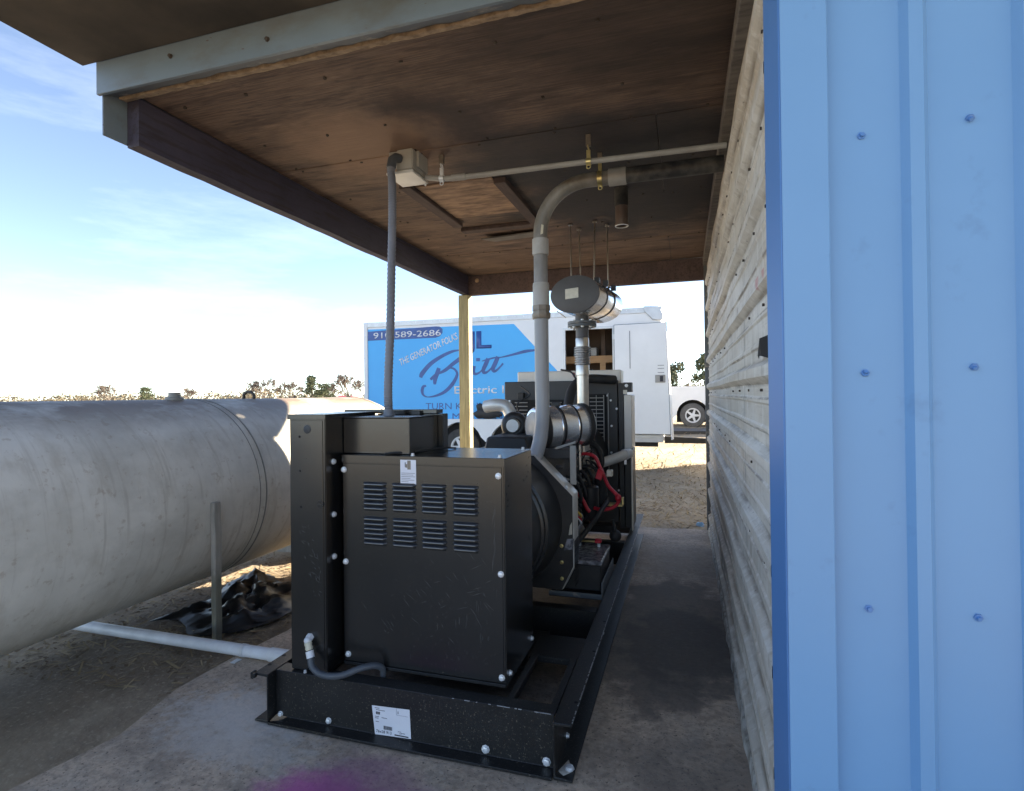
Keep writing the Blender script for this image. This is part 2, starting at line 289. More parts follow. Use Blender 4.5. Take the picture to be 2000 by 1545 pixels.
def ex_tank(nt, c, v, b):
    k = noise_mask(nt, v, 2.2, 0.45, 0.68, stretch=(1, 1, 1.5))
    c = mixc(nt, k, c, (0.42, 0.395, 0.345), 0.6)
    k2 = noise_mask(nt, v, 7, 0.5, 0.7, stretch=(1, 1.6, .5))
    c = mixc(nt, k2, c, (0.42, 0.36, 0.28), 0.4)
    k4 = noise_mask(nt, v, 9, 0.55, 0.68, stretch=(0.15, 2.4, 0.15), detail=5); c = mixc(nt, k4, c, (0.36, 0.31, 0.25), 0.4)
    k5 = noise_mask(nt, v, 18, 0.60, 0.68, detail=4); c = mixc(nt, k5, c, (0.30, 0.20, 0.12), 0.35)
    sx = nt.nodes.new('ShaderNodeSeparateXYZ'); g = nt.nodes.new('ShaderNodeNewGeometry'); nt.links.new(g.outputs['Position'], sx.inputs[0])
    r = nt.nodes.new('ShaderNodeMapRange'); r.inputs['From Min'].default_value = 1.30; r.inputs['From Max'].default_value = 1.47; nt.links.new(sx.outputs['Z'], r.inputs['Value'])
    k3 = noise_mask(nt, v, 3.2, 0.26, 0.50, stretch=(1, .6, 1), detail=8)
    mm = nt.nodes.new('ShaderNodeMath'); mm.operation = 'MULTIPLY'; nt.links.new(r.outputs['Result'], mm.inputs[0]); nt.links.new(k3, mm.inputs[1])
    return mixc(nt, mm.outputs[0], c, (0.17, 0.115, 0.075), 0.95)
M['tank'] = mat('weathered_tank', (0.72, 0.68, 0.61), 0.5, 0.0, (0.60, 0.565, 0.50), 3, bump=0.12, bscale=14, extra=ex_tank)
M['weld'] = mat('weld_seam', (0.29, 0.28, 0.255), 0.55, 0.1)
# trailer and vehicles
M['twhite'] = mat('trailer_white', (0.80, 0.80, 0.80), 0.38, 0, (0.74, 0.74, 0.74), 2)
M['tblue'] = mat('trailer_blue_wrap', (0.055, 0.43, 0.86), 0.35, 0, (0.05, 0.40, 0.83), 1.2)
M['tnavy'] = mat('navy_print', (0.045, 0.11, 0.36), 0.4)
M['tprint'] = mat('white_print', (0.85, 0.86, 0.88), 0.4)
M['talu'] = mat('trailer_aluminium', (0.62, 0.62, 0.62), 0.4, 0.5, (0.52, 0.52, 0.52), 6)
M['tinside'] = mat('trailer_inside_ply', (0.10, 0.062, 0.04), 0.8, 0, (0.07, 0.045, 0.03), 6)
M['shelf'] = mat('new_timber_shelf', (0.50, 0.29, 0.13), 0.7, 0, (0.40, 0.22, 0.10), 6, stretch=(.5, 4, 4))
M['redbox'] = mat('dark_red_case', (0.30, 0.02, 0.04), 0.5)
M['greybox'] = mat('grey_case', (0.30, 0.32, 0.33), 0.6)
M['tyre'] = mat('tyre_rubber', (0.035, 0.034, 0.033), 0.85, 0, (0.06, 0.055, 0.05), 20, bump=0.3, bscale=60)
M['dustytyre'] = mat('dusty_tyre', (0.12, 0.115, 0.11), 0.85, 0, (0.09, 0.085, 0.08), 8)
M['rim'] = mat('alloy_rim', (0.75, 0.75, 0.76), 0.35, 0.1)
M['glass'] = mat('dark_window_glass', (0.02, 0.025, 0.03), 0.08)
M['chassis'] = mat('chassis_black', (0.02, 0.02, 0.021), 0.6)
# vegetation
M['bark'] = mat('grey_bark', (0.16, 0.13, 0.11), 0.9, 0, (0.10, 0.08, 0.07), 6)
M['twig'] = mat('bare_twigs', (0.20, 0.165, 0.14), 0.9, 0, (0.15, 0.125, 0.105), 2)
M['chip'] = mat('bare_worn_metal', (0.45, 0.46, 0.48), 0.4, 0.4)
M['needle'] = mat('pine_needles', (0.11, 0.125, 0.065), 0.85, 0, (0.06, 0.075, 0.04), 1.3)
M['olive'] = mat('winter_brush', (0.27, 0.225, 0.16), 0.9, 0, (0.19, 0.165, 0.115), 0.4)
M['barnred'] = mat('red_barn_roof', (0.30, 0.06, 0.07), 0.6)
M['barnwall'] = mat('pale_barn_wall', (0.55, 0.53, 0.50), 0.7)

# ------------------------------------------------------------------ geometry helpers
class MB:
    def __init__(self): self.bm = bmesh.new()
    def poly(self, pts):
        vs = [self.bm.verts.new(p) for p in pts]; return self.bm.faces.new(vs)
    def box(self, x0, x1, y0, y1, z0, z1):
        return self.hexa([(x0, y0, z0), (x1, y0, z0), (x1, y1, z0), (x0, y1, z0)], [(x0, y0, z1), (x1, y0, z1), (x1, y1, z1), (x0, y1, z1)])
    def hexa(self, lo, hi):
        a = [self.bm.verts.new(p) for p in lo]; b = [self.bm.verts.new(p) for p in hi]; f = self.bm.faces.new
        n = len(a)
        f(a[::-1]); f(b)
        for i in range(n): j = (i + 1) % n; f((a[i], a[j], b[j], b[i]))
        return self
    def prism(self, prof, axis, a, b):
        """prof: 2-D outline in the two other axes (X: y,z  Y: x,z  Z: x,y), extruded from a to b"""
        def P(u, v, w): return {'X': (w, u, v), 'Y': (u, w, v), 'Z': (u, v, w)}[axis]
        return self.hexa([P(u, v, a) for u, v in prof], [P(u, v, b) for u, v in prof])
    def rings(self, rings, cap=True, closed=True):
        vs = [[self.bm.verts.new(p) for p in r] for r in rings]
        for r0, r1 in zip(vs, vs[1:]):
            n = len(r0)
            for i in range(n if closed else n - 1):
                j = (i + 1) % n; self.bm.faces.new((r0[i], r0[j], r1[j], r1[i]))
        if cap: self.bm.faces.new(vs[0][::-1]); self.bm.faces.new(vs[-1])
        return self
    def cyl(self, p0, p1, r, n=16, r2=None, cap=True):
        return self.lathe(p0, p1, [(0, r), (1, r if r2 is None else r2)], n, cap)
    def lathe(self, p0, p1, prof, n=20, cap=True, sx=1.0, sy=1.0, hint=None):
        """prof: (fraction along p0..p1, radius)"""
        p0 = Vector(p0); p1 = Vector(p1); d = p1 - p0; t = d.normalized()
        h = Vector(hint) if hint else (Vector((0, 0, 1)) if abs(t.z) < 0.9 else Vector((1, 0, 0)))
        u = h.cross(t).normalized(); v = t.cross(u).normalized()
        rs = []
        for f, r in prof:
            c = p0 + d * f
            rs.append([c + u * (math.cos(2 * math.pi * i / n) * r * sx) + v * (math.sin(2 * math.pi * i / n) * r * sy) for i in range(n)])
        return self.rings(rs, cap)
    def tube(self, pts, r, n=12, cap=True):
        pts = [Vector(p) for p in pts]; rs = []; u = None
        for i, p in enumerate(pts):
            t = (pts[min(i + 1, len(pts) - 1)] - pts[max(i - 1, 0)]).normalized()
            if u is None:
                h = Vector((0, 0, 1)) if abs(t.z) < 0.9 else Vector((1, 0, 0)); u = h.cross(t).normalized()
            else: u = (u - t * u.dot(t)).normalized()
            v = t.cross(u); rr = r[i] if isinstance(r, (list, tuple)) else r
            rs.append([p + u * (math.cos(2 * math.pi * k / n) * rr) + v * (math.sin(2 * math.pi * k / n) * rr) for k in range(n)])
        return self.rings(rs, cap)
    def torus(self, c, axis, R_, r, n=28, m=8):
        c = Vector(c); t = Vector(axis).normalized(); h = Vector((0, 0, 1)) if abs(t.z) < 0.9 else Vector((1, 0, 0))
        u = h.cross(t).normalized(); v = t.cross(u); g = []
        for i in range(n):
            a = 2 * math.pi * i / n; d = u * math.cos(a) + v * math.sin(a)
            g.append([self.bm.verts.new(c + d * (R_ + r * math.cos(2 * math.pi * k / m)) + t * (r * math.sin(2 * math.pi * k / m))) for k in range(m)])
        for i in range(n):
            for k in range(m): self.bm.faces.new((g[i][k], g[(i + 1) % n][k], g[(i + 1) % n][(k + 1) % m], g[i][(k + 1) % m]))
        return self
    def ball(self, c, r, sub=2, scale=(1, 1, 1)):
        d = bmesh.ops.create_icosphere(self.bm, subdivisions=sub, radius=r)
        for v in d['verts']: v.co = Vector((v.co.x * scale[0], v.co.y * scale[1], v.co.z * scale[2])) + Vector(c)
        return self
    def build(self, name, m, parent=None, bevel=0.0, smooth=35, seg=1):
        bm = self.bm
        bmesh.ops.recalc_face_normals(bm, faces=bm.faces)
        if bevel:
            es = [e for e in bm.edges if len(e.link_faces) == 2 and e.calc_face_angle(0) > R(40)]
            bmesh.ops.bevel(bm, geom=es, offset=bevel, segments=seg, affect='EDGES', clamp_overlap=True)
        off = base_of(parent)
        for v in bm.verts: v.co -= off
        me = bpy.data.meshes.new(name); bm.to_mesh(me); bm.free(); self.bm = None
        me.materials.append(M[m])
        if smooth:
            for p in me.polygons: p.use_smooth = True
            me.set_sharp_from_angle(angle=R(smooth))
        o = bpy.data.objects.new(name, me); C.objects.link(o)
        if parent: o.parent = parent
        return o

def base_of(p):
    v = Vector((0, 0, 0))
    while p is not None: v += p.location; p = p.parent
    return v
def tag(o, label=None, cat=None, group=None, kind=None):
    if label: o['label'] = label
    if cat: o['category'] = cat
    if group: o['group'] = group
    if kind: o['kind'] = kind
    return o
def thing(name, loc, label, cat, group=None):
    o = bpy.data.objects.new(name, None); C.objects.link(o); o.location = loc; o.empty_display_size = 0.1
    return tag(o, label, cat, group)
def dup(o, loc, parent=None, rot=None):
    """copy of a single mesh object at a world point (mesh shared)"""
    c = o.copy(); C.objects.link(c); par = parent or o.parent; c.parent = par
    c.location = Vector(loc) - base_of(par)
    if rot: c.rotation_euler = rot
    return c
def bez(p, n=16):
    """smooth curve through points (Catmull-Rom)"""
    p = [Vector(q) for q in p]; p = [p[0] * 2 - p[1]] + p + [p[-1] * 2 - p[-2]]; out = []
    for i in range(1, len(p) - 2):
        for k in range(n):
            t = k / n
            out.append(0.5 * ((2 * p[i]) + (p[i + 1] - p[i - 1]) * t + (2 * p[i - 1] - 5 * p[i] + 4 * p[i + 1] - p[i + 2]) * t * t + (3 * p[i] - p[i - 1] - 3 * p[i + 1] + p[i + 2]) * t ** 3))
    out.append(p[-2]); return out

def make_bolt(parent, loc, m='zinc', r=0.0105, name='bolt', axis=(0, -1, 0)):
    """hexagon head with washer on a face; mesh built round its own origin so copies can share it"""
    b = MB(); a = Vector(axis)
    b.lathe((0, 0, 0), a * 0.012, [(0, r * 1.25), (0.2, r * 1.25), (0.22, r * 0.95), (0.85, r * 0.95), (1.0, r * 0.7)], 8)
    o = b.build(name, m, None); o.parent = parent; o.location = Vector(loc) - base_of(parent); return o
BOLT = {}
def bolt(parent, loc, axis=(0, -1, 0), m='zinc', r=0.0105, name='bolt'):
    k = (axis, m, r, name)
    if k not in BOLT: BOLT[k] = make_bolt(parent, loc, m, r, name, axis); return BOLT[k]
    return dup(BOLT[k], loc, parent)

def text_mesh(name, body, m, parent, x0, z0, w, h, y, depth=0.003, shear=0.0, angle=0.0, bold=0.0):
    """flat lettering on a vertical face looking towards -Y: baseline start (x0,z0), width w, cap height h"""
    cu = bpy.data.curves.new(name, 'FONT'); cu.body = body; cu.size = 1; cu.shear = shear; cu.offset = bold; cu.resolution_u = 3
    to = bpy.data.objects.new(name, cu); C.objects.link(to)
    dg = bpy.context.evaluated_depsgraph_get(); me = bpy.data.meshes.new_from_object(to.evaluated_get(dg)); bpy.data.objects.remove(to)
    xs = [v.co.x for v in me.vertices]; ys = [v.co.y for v in me.vertices]
    sx = w / (max(xs) - min(xs)); sy = h / 0.70; mnx = min(xs); off = base_of(parent); ca, sa = math.cos(angle), math.sin(angle)
    for v in me.vertices:
        a = (v.co.x - mnx) * sx; b = v.co.y * sy
        v.co = Vector((x0 + a * ca - b * sa, y, z0 + a * sa + b * ca)) - off
    bm = bmesh.new(); bm.from_mesh(me)
    ext = bmesh.ops.extrude_face_region(bm, geom=bm.faces[:])
    for v in [g for g in ext['geom'] if isinstance(g, bmesh.types.BMVert)]: v.co.y -= depth
    bmesh.ops.recalc_face_normals(bm, faces=bm.faces); bm.to_mesh(me); bm.free()
    me.materials.clear(); me.materials.append(M[m])
    o = bpy.data.objects.new(name, me); C.objects.link(o); o.parent = parent; return o

def stroke(b, pts, ws, y, depth=0.003, n=10):
    """ribbon brush stroke on a plane facing -Y; pts are (x,z)"""
    c = bez([(p[0], 0, p[1]) for p in pts], n); N = len(c) - 1
    L, Rr = [], []
    for i, p in enumerate(c):
        t = (c[min(i + 1, N)] - c[max(i - 1, 0)]).normalized(); nn = Vector((-t.z, 0, t.x))
        f = i / N * (len(ws) - 1); k = min(int(f), len(ws) - 2); w = ws[k] + (ws[k + 1] - ws[k]) * (f - k)
        L.append(p + nn * w / 2); Rr.append(p - nn * w / 2)
    rs = [[(l.x, y, l.z), (r.x, y, r.z), (r.x, y - depth, r.z), (l.x, y - depth, l.z)] for l, r in zip(L, Rr)]
    b.rings(rs)

def clamp_band(b, p, t, r, w=0.02, th=0.003, n=24):
    p = Vector(p); t = Vector(t).normalized()
    b.lathe(p - t * w / 2, p + t * w / 2, [(0, r - .001), (0, r + th), (1, r + th), (1, r - .001)], n, cap=False)
# ================================================================== SETTING
def gz(x, y):
    t = min(1, max(0, (y - 13.5) / 8)); t = t * t * (3 - 2 * t)
    return -0.05 + 0.36 * t
gx = [-900, -400, -200, -100, -60, -40, -25, -16, -12, -9, -7, -5.5, -4.5, -3.8, -3.2, -2.7, -2.4, -1.5, -.8, -.3, .2, 1, 2, 4, 7, 12, 20, 40, 100, 300, 900]
gy = [-900, -300, -100, -40, -20, -10, -5, -2, 0, 1.5, 2.2, 2.8, 3.4, 4, 4.8, 5.6, 6.4, 7, 7.6, 8.4, 9.2, 10, 11, 12, 13, 14, 15, 16, 17, 18, 20, 22, 26, 34, 50, 80, 150, 400, 1000]
b = MB(); rnd = random.Random(3)
gv = [[b.bm.verts.new((x, y, gz(x, y) + (rnd.uniform(-.02, .012) if abs(x) < 30 and 0 < y < 30 else 0))) for y in gy] for x in gx]
for i in range(len(gx) - 1):
    for j in range(len(gy) - 1): b.bm.faces.new((gv[i][j], gv[i + 1][j], gv[i + 1][j + 1], gv[i][j + 1]))
tag(b.build('ground', 'dirt', smooth=60), kind='structure')
b = MB(); rnd = random.Random(5)
edge = [(-2.5, -3.5), (1.5, -3.5), (1.5, 6.5)]
n = 16
edge += [(1.5 - (4.0) * i / n, 6.50 + rnd.uniform(-.03, .03)) for i in range(1, n + 1)]
edge += [(-2.47 + rnd.uniform(-.06, .05), 6.5 - 10 * i / 26) for i in range(1, 26)]
b.prism(edge, 'Z', -0.14, 0.0)
tag(b.build('concrete_pad', 'conc', smooth=0), kind='structure')

# ================================================================== SHED
shed = thing('shed', (0.3, 4.2, 0), 'lean-to shelter with stained plywood ceiling, ribbed metal wall and blue corner', 'shed')
SH = shed
# inner galvanised wall: ribs pressed into the sheet, running along Y
XW = 0.252
RIBS = [0.145 + 0.2845 * k for k in range(10)]
prof = [(XW, 0.055)]
for k, z in enumerate(RIBS):
    prof += [(XW, z - .040), (XW - .027, z - .016), (XW - .027, z + .016), (XW, z + .040)]
    for q in (1, 2):
        zz = z + q * 0.2845 / 3
        if zz < 2.86: prof += [(XW, zz - .014), (XW - .006, zz - .006), (XW - .006, zz + .006), (XW, zz + .014)]
prof = [p for p in prof if p[1] < 2.9] + [(XW, 2.90)]
panels = [(1.735, 2.66), (2.655, 3.58), (3.575, 4.50), (4.495, 5.42), (5.415, 6.52)]
for i, (ya, yb) in enumerate(panels):
    b = MB(); rnd = random.Random(20 + i); N = 7; rs = []
    for k in range(N + 1):
        y = ya + (yb - ya) * k / N; dx = 0.0015 * (i % 2)
        rs.append([(x - dx + 0.003 * math.sin(y * 5.1 + z * 3.3) * (1 if abs(x - XW) < .001 else .4), y, z + .003 * math.sin(y * 2.1 + z)) for x, z in prof])
    b.rings(rs, cap=False, closed=False)
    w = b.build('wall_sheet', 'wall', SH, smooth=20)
sc_ = MB(); rnd = random.Random(9)
for z in RIBS:
    y = 1.9 + rnd.uniform(0, .2)
    while y < 6.45:
        if rnd.random() < .6:
            zz = z - .062 + rnd.uniform(-.006, .006)
            sc_.cyl((XW + .001, y, zz), (XW - .008, y, zz), .0055, 6)
        y += 0.38 + rnd.uniform(-.07, .07)
tag(sc_.build('wall_screws', 'screwdark', SH), kind='stuff')
# torn hole with bent black flap near the corner
b = MB()
b.rings([[(XW - .004, 1.845, 1.675), (XW - .004, 1.845, 1.60)], [(XW - .028, 1.91, 1.668), (XW - .024, 1.90, 1.612)], [(XW - .020, 1.98, 1.648), (XW - .026, 1.975, 1.618)], [(XW - .012, 2.04, 1.628), (XW - .015, 2.035, 1.610)]], cap=False, closed=False)
b.build('torn_flap', 'dark', SH, smooth=0)
# base strip
b = MB(); rnd = random.Random(4); rs = []
for k in range(41):
    y = 1.74 + 4.78 * k / 40; h = .055 + rnd.uniform(-.008, .008); d = .030 + rnd.uniform(-.006, .006)
    rs.append([(XW + .02, y, 0.001), (XW - d, y, 0.001), (XW - d + .006, y, h * .8), (XW - .004, y, h), (XW + .02, y, h)])
b.rings(rs); b.build('base_strip', 'foam', SH, smooth=50)
MB().box(XW - .045, XW + .022, 1.74, 6.60, 2.902, 2.992).build('wall_plate', 'greyboard', SH, bevel=.003)
MB().box(XW - .038, XW + .03, 6.523, 6.58, -.03, 2.90).build('end_trim', 'fasciadark', SH, bevel=.003)
# building behind the wall, blue siding
MB().box(0.275, 3.0, 1.70, 6.52, 0.0, 3.42).build('wall', 'roofmetal', SH)
b = MB(); prof = []; x = 0.352
while x < 2.9:
    prof += [(x, 1.632), (x + .17, 1.632), (x + .185, 1.612), (x + .215, 1.612), (x + .23, 1.632)]; x += .23 + 1e-4
b.rings([[(x, y, 0.02) for x, y in prof], [(x, y, 3.104) for x, y in prof]], cap=False, closed=False)
b.build('front_siding', 'blue', SH, smooth=10)
sm_ = MB(); rnd = random.Random(66)
for k in range(11):
    for z in (.35, .95, 1.55, 2.15, 2.75): sm_.lathe((0.352 + .085 + .2301 * k, 1.6319, z + rnd.uniform(-.01, .01)), (0.352 + .085 + .2301 * k, 1.622, z), [(0, .010), (.3, .010), (.35, .006), (1, .005)], 6)
tag(sm_.build('siding_screws', 'bluetrim', SH), kind='stuff')
b = MB(); b.prism([(0.2225, 1.715), (0.243, 1.602), (0.262, 1.602), (0.262, 1.72)], 'Z', -.02, 3.0); b.build('corner_return', 'bluetrim', SH, bevel=.002)
b = MB(); b.prism([(0.2445, 1.5985), (0.356, 1.5985), (0.356, 1.640), (0.263, 1.640), (0.263, 1.604)], 'Z', -.02, 3.10); b.build('corner_trim', 'blue', SH, bevel=.0025)
# ceiling sheets
seams = [2.105, 3.112, 4.331, 5.548, 6.545]
for i in range(4):
    for (xa, xb) in (((-2.565, -0.13), (-0.127, 0.27)) if i % 2 else ((-2.565, 0.27),)):
        dz = (0, .003, .001, .004)[i]
        MB().box(xa, xb, seams[i] + .002, seams[i + 1] - .002, 3.0 - dz, 3.018 - dz).build('plywood_sheet', 'ply', SH, bevel=.0015)
nb_ = MB(); rnd = random.Random(55)
for ys in (2.25, 2.75, 3.09, 3.14, 3.7, 4.31, 4.36, 4.9, 5.52, 5.57, 6.1):
    x = -2.45 + rnd.uniform(0, .2)
    while x < .15: nb_.lathe((x, ys + rnd.uniform(-.01, .01), 2.999), (x, ys, 2.9925), [(0, .009), (.6, .009), (1, .007)], 6); x += .42 + rnd.uniform(-.05, .05)
tag(nb_.build('nail_heads', 'screwdark', SH), kind='stuff')
b = MB(); rnd = random.Random(8); rs = []
for k in range(70):
    x = -2.64 + 2.86 * k / 69
    rs.append([(x, 2.066 + rnd.uniform(-.006, .004), 2.976 + rnd.uniform(-.004, .003)), (x, 2.104, 2.985 + rnd.uniform(-.003, .003)), (x, 2.104, 3.018), (x, 2.064, 3.018)])
b.rings(rs); b.build('raw_ply_edge', 'plyedge', SH, smooth=30)
# front fascia: lip underneath and tall face
b = MB(); rnd = random.Random(18); rs = []
for k in range(60):
    x = -2.66 + 2.92 * k / 59
    rs.append([(x, 1.985, 2.962), (x, 2.056 + rnd.uniform(-.006, .006), 2.984 + rnd.uniform(-.003, .003)), (x, 2.058, 3.02), (x, 1.985, 3.0)])
b.rings(rs); b.build('fascia_lip', 'fasciadark', SH, smooth=30)
MB().box(-2.66, 0.26, 1.965, 1.983, 2.955, 3.41).build('fascia', 'fascia', SH, bevel=.002)
for x, z in ((-1.67, 3.02), (-1.0, 3.09), (-2.2, 3.05), (-0.45, 3.0)):
    bolt(SH, (x, 1.965, z), (0, -1, 0), 'screwdark', .009, 'rusty_nail')
MB().box(-2.76, 3.1, 1.18, 6.78, 3.425, 3.47).build('roof', 'roofmetal', SH)
MB().box(-2.74, 3.05, 1.20, 1.960, 3.105, 3.117).build('soffit', 'soffit', SH); MB().box(-2.76, 3.1, 1.16, 1.199, 3.08, 3.42).build('eave_fascia', 'fascia', SH)
# beams
b = MB(); rnd = random.Random(30); rs = []
for k in range(30):
    y = 2.11 + 4.52 * k / 29; j = rnd.uniform(-.003, .003)
    rs.append([(-2.645, y, 2.758 + j), (-2.57, y, 2.758 + j), (-2.57 + .002 * math.sin(y * 3), y, 2.998), (-2.645, y, 2.998)])
b.rings(rs); b.build('side_beam', 'beamside', SH, smooth=20)
MB().box(-2.655, -2.648, 1.99, 6.66, 2.772, 3.41).build('side_fascia', 'fascia', SH)
MB().box(-2.568, 0.228, 6.555, 6.63, 2.752, 2.996).build('rear_beam', 'beam', SH, bevel=.004)
MB().box(-2.646, 0.26, 6.632, 6.65, 2.80, 3.41).build('rear_fascia', 'fascia', SH)
bolt(SH, (-2.45, 6.553, 2.93), (0, -1, 0), 'plyedge', .022, 'knot_plug')
b = MB(); rs = []; rnd = random.Random(2)
for k in range(18):
    z = -.05 + 2.805 * k / 17; q = [rnd.uniform(-.0025, .0025) for _ in range(4)]
    rs.append([(-2.69 + q[0], 6.515, z), (-2.555 + q[1], 6.515, z), (-2.555 + q[2], 6.64, z), (-2.69 + q[3], 6.64, z)])
b.rings(rs); b.build('corner_post', 'post', SH, bevel=.006, smooth=20)
# battens, patch, loose board under the ceiling
MB().box(-1.90, -1.815, 3.54, 4.52, 2.958, 2.997).build('batten', 'batten', SH, bevel=.003)
MB().box(-1.24, -1.155, 3.66, 4.66, 2.958, 2.997).build('batten', 'batten', SH, bevel=.003)
MB().box(-1.812, -1.243, 3.62, 4.36, 2.985, 2.996).build('ceiling_patch', 'patch', SH, bevel=.002)
MB().box(-1.89, -1.16, 4.66, 4.75, 2.965, 2.996).build('cross_batten', 'batten', SH, bevel=.003)
b = MB(); b.hexa([(-1.80, 4.93, 2.955), (-1.28, 4.90, 2.962), (-1.28, 5.07, 2.975), (-1.72, 5.12, 2.975)], [(-1.80, 4.93, 2.968), (-1.28, 4.90, 2.975), (-1.28, 5.07, 2.988), (-1.72, 5.12, 2.988)])
b.build('loose_board', 'greyboard', SH, bevel=.002)

# ================================================================== CONDUITS UNDER THE ROOF
jb = thing('junction_box', (-1.60, 3.15, 2.99), 'grey square junction box screwed under the plywood ceiling', 'junction box')
MB().box(-1.655, -1.545, 3.05, 3.25, 2.868, 2.997).build('box_body', 'boxgrey', jb, bevel=.006, seg=2)
MB().box(-1.715, -1.656, 3.065, 3.235, 2.93, 2.997).build('side_knockout', 'boxgrey', jb, bevel=.004)
MB().box(-1.722, -1.540, 3.044, 3.256, 2.848, 2.866).build('lid', 'alu', jb, bevel=.004)
MB().box(-1.5445, -1.530, 3.10, 3.23, 2.90, 2.997).build('mounting_flange', 'boxgrey', jb, bevel=.002)
bolt(jb, (-1.70, 3.055, 2.846), (0, 0, -1), 'zinc', .006, 'screw'); bolt(jb, (-1.555, 3.245, 2.846), (0, 0, -1), 'zinc', .006, 'screw')

fc = thing('flexible_conduit', (-1.445, 2.55, 1.40), 'grey ribbed flexible conduit hanging from the ceiling box to the black generator', 'conduit')
pts = bez([(-1.445, 2.56, 1.385), (-1.448, 2.56, 1.55), (-1.455, 2.60, 1.85), (-1.50, 2.70, 2.2), (-1.525, 2.76, 2.5), (-1.58, 2.86, 2.72), (-1.645, 2.965, 2.83), (-1.655, 2.99, 2.875)], 40)
rr = [0.0215 + 0.0018 * math.sin(i * 2.2) for i in range(len(pts))]
MB().tube(pts, rr, 14).build('conduit_tube', 'flexg', fc, smooth=60)
b = MB(); b.tube([(-1.655, 2.985, 2.86), (-1.652, 2.998, 2.915), (-1.64, 3.02, 2.935), (-1.63, 3.048, 2.94)], [.028, .028, .028, .026], 14); b.build('elbow_connector', 'hose', fc, smooth=50)
b = MB(); b.lathe((-1.445, 2.56, 1.396), (-1.445, 2.56, 1.43), [(0, .032), (.4, .032), (.42, .027), (1, .026)], 12); b.build('connector_nut', 'flexg', fc)

sc = thing('slim_conduit', (-1.0, 3.25, 2.86), 'slim grey conduit running from the ceiling box to the metal wall', 'conduit')
p0, p1 = Vector((-1.53, 3.20, 2.868)), Vector((0.232, 3.235, 2.833))
pts = bez([p0, (-1.47, 3.205, 2.858), (-1.40, 3.21, 2.848), (-1.2, 3.22, 2.846), (-0.5, 3.23, 2.842), p1], 14)
MB().tube(pts, .0165, 14).build('pipe', 'emt', sc, smooth=60)
b = MB(); b.cyl((-1.36, 3.21, 2.8473), (-1.27, 3.216, 2.8466), .0205, 14); b.build('coupling', 'emt', sc)
def clamp(parent, p, r, m):
    b = MB(); p = Vector(p)
    b.lathe(p - Vector((.014, 0, 0)), p + Vector((.014, 0, 0)), [(0, r), (0, r + .004), (1, r + .004), (1, r)], 18, cap=False)
    b.box(p.x - .011, p.x + .011, p.y - .007, p.y - .003, p.z + r, p.z + r + .05); b.box(p.x - .011, p.x + .011, p.y + .003, p.y + .007, p.z + r, p.z + r + .05); b.torus((p.x, p.y, p.z + r + .062), (1, 0, .2), .016, .004, 16, 6)
    o = b.build('pipe_clamp', m, parent)
    b = MB(); b.torus((p.x, p.y - .004, p.z - r - .014), (0, 1, 0), .011, .0035, 14, 6); b.box(p.x - .012, p.x + .012, p.y - .012, p.y + .004, p.z - r - .006, p.z - r)
    b.build('clamp_screw', m, o)
    MB().box(p.x - .014, p.x + .014, p.y - .012, p.y + .012, p.z + r + .074, 2.998).build('strut_channel', 'fitting', o)
clamp(sc, (-0.513, 3.23, 2.842), .0165, 'brass'); clamp(sc, (-1.425, 3.208, 2.851), .0165, 'zinc')

pc = thing('vent_conduit', (-0.87, 3.5, 1.0), 'thick grey PVC conduit rising from the generator and bending along the ceiling', 'conduit')
XV = -0.872; ZH = 2.838; RP = .0445
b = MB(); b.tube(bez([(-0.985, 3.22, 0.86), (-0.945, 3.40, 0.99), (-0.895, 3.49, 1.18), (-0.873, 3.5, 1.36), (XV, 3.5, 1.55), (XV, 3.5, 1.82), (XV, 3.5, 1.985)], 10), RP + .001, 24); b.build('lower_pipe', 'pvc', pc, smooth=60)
b = MB(); b.lathe((XV, 3.5, 1.985), (XV, 3.5, 2.07), [(0, .056), (.12, .061), (.45, .061), (.46, .055), (.60, .055), (.61, .059), (1, .059)], 8); b.build('connector_nut', 'fitting', pc)
b = MB(); b.lathe((XV, 3.5, 2.07), (XV, 3.5, 2.215), [(0, .0535), (.9, .0525), (1, .0505)], 24); b.build('coupling', 'pvclight', pc)
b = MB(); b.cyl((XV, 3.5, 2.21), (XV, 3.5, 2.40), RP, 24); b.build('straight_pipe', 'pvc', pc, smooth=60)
b = MB(); b.lathe((XV, 3.5, 2.395), (XV, 3.5, 2.497), [(0, .051), (.08, .0525), (1, .0525)], 24); b.build('coupling', 'pvclight', pc)
RB = .31; arc = [(XV, 3.5, 2.49)] + [(XV + RB - RB * math.cos(a), 3.5, ZH - RB + RB * math.sin(a)) for a in [math.pi / 2 * i / 18 for i in range(19)]] + [(-0.42, 3.5, ZH)]
b = MB(); b.tube(arc, RP, 24); b.build('elbow', 'pvc', pc, smooth=60)
b = MB(); b.lathe((-0.432, 3.5, ZH), (-0.325, 3.5, ZH), [(0, .052), (.05, .0535), (.95, .0535), (1, .051)], 24); b.build('coupling', 'emt', pc)
b = MB(); b.cyl((-0.33, 3.5, ZH), (0.233, 3.5, ZH), .048, 24); b.build('wall_pipe', 'darkpipe', pc, smooth=60)
clamp(pc, (-0.485, 3.5, ZH), RP, 'brass')
b = MB(); c0 = Vector((XV + .012, 3.456, 2.545)); b.hexa([(c0.x, c0.y, c0.z - .03), (c0.x + .016, c0.y + .002, c0.z - .025), (c0.x + .02, c0.y + .006, c0.z + .03), (c0.x + .006, c0.y + .002, c0.z + .034)], [(c0.x, c0.y - .002, c0.z - .03), (c0.x + .016, c0.y, c0.z - .025), (c0.x + .02, c0.y + .004, c0.z + .03), (c0.x + .006, c0.y, c0.z + .034)])
b.build('old_sticker', 'ivory', pc)

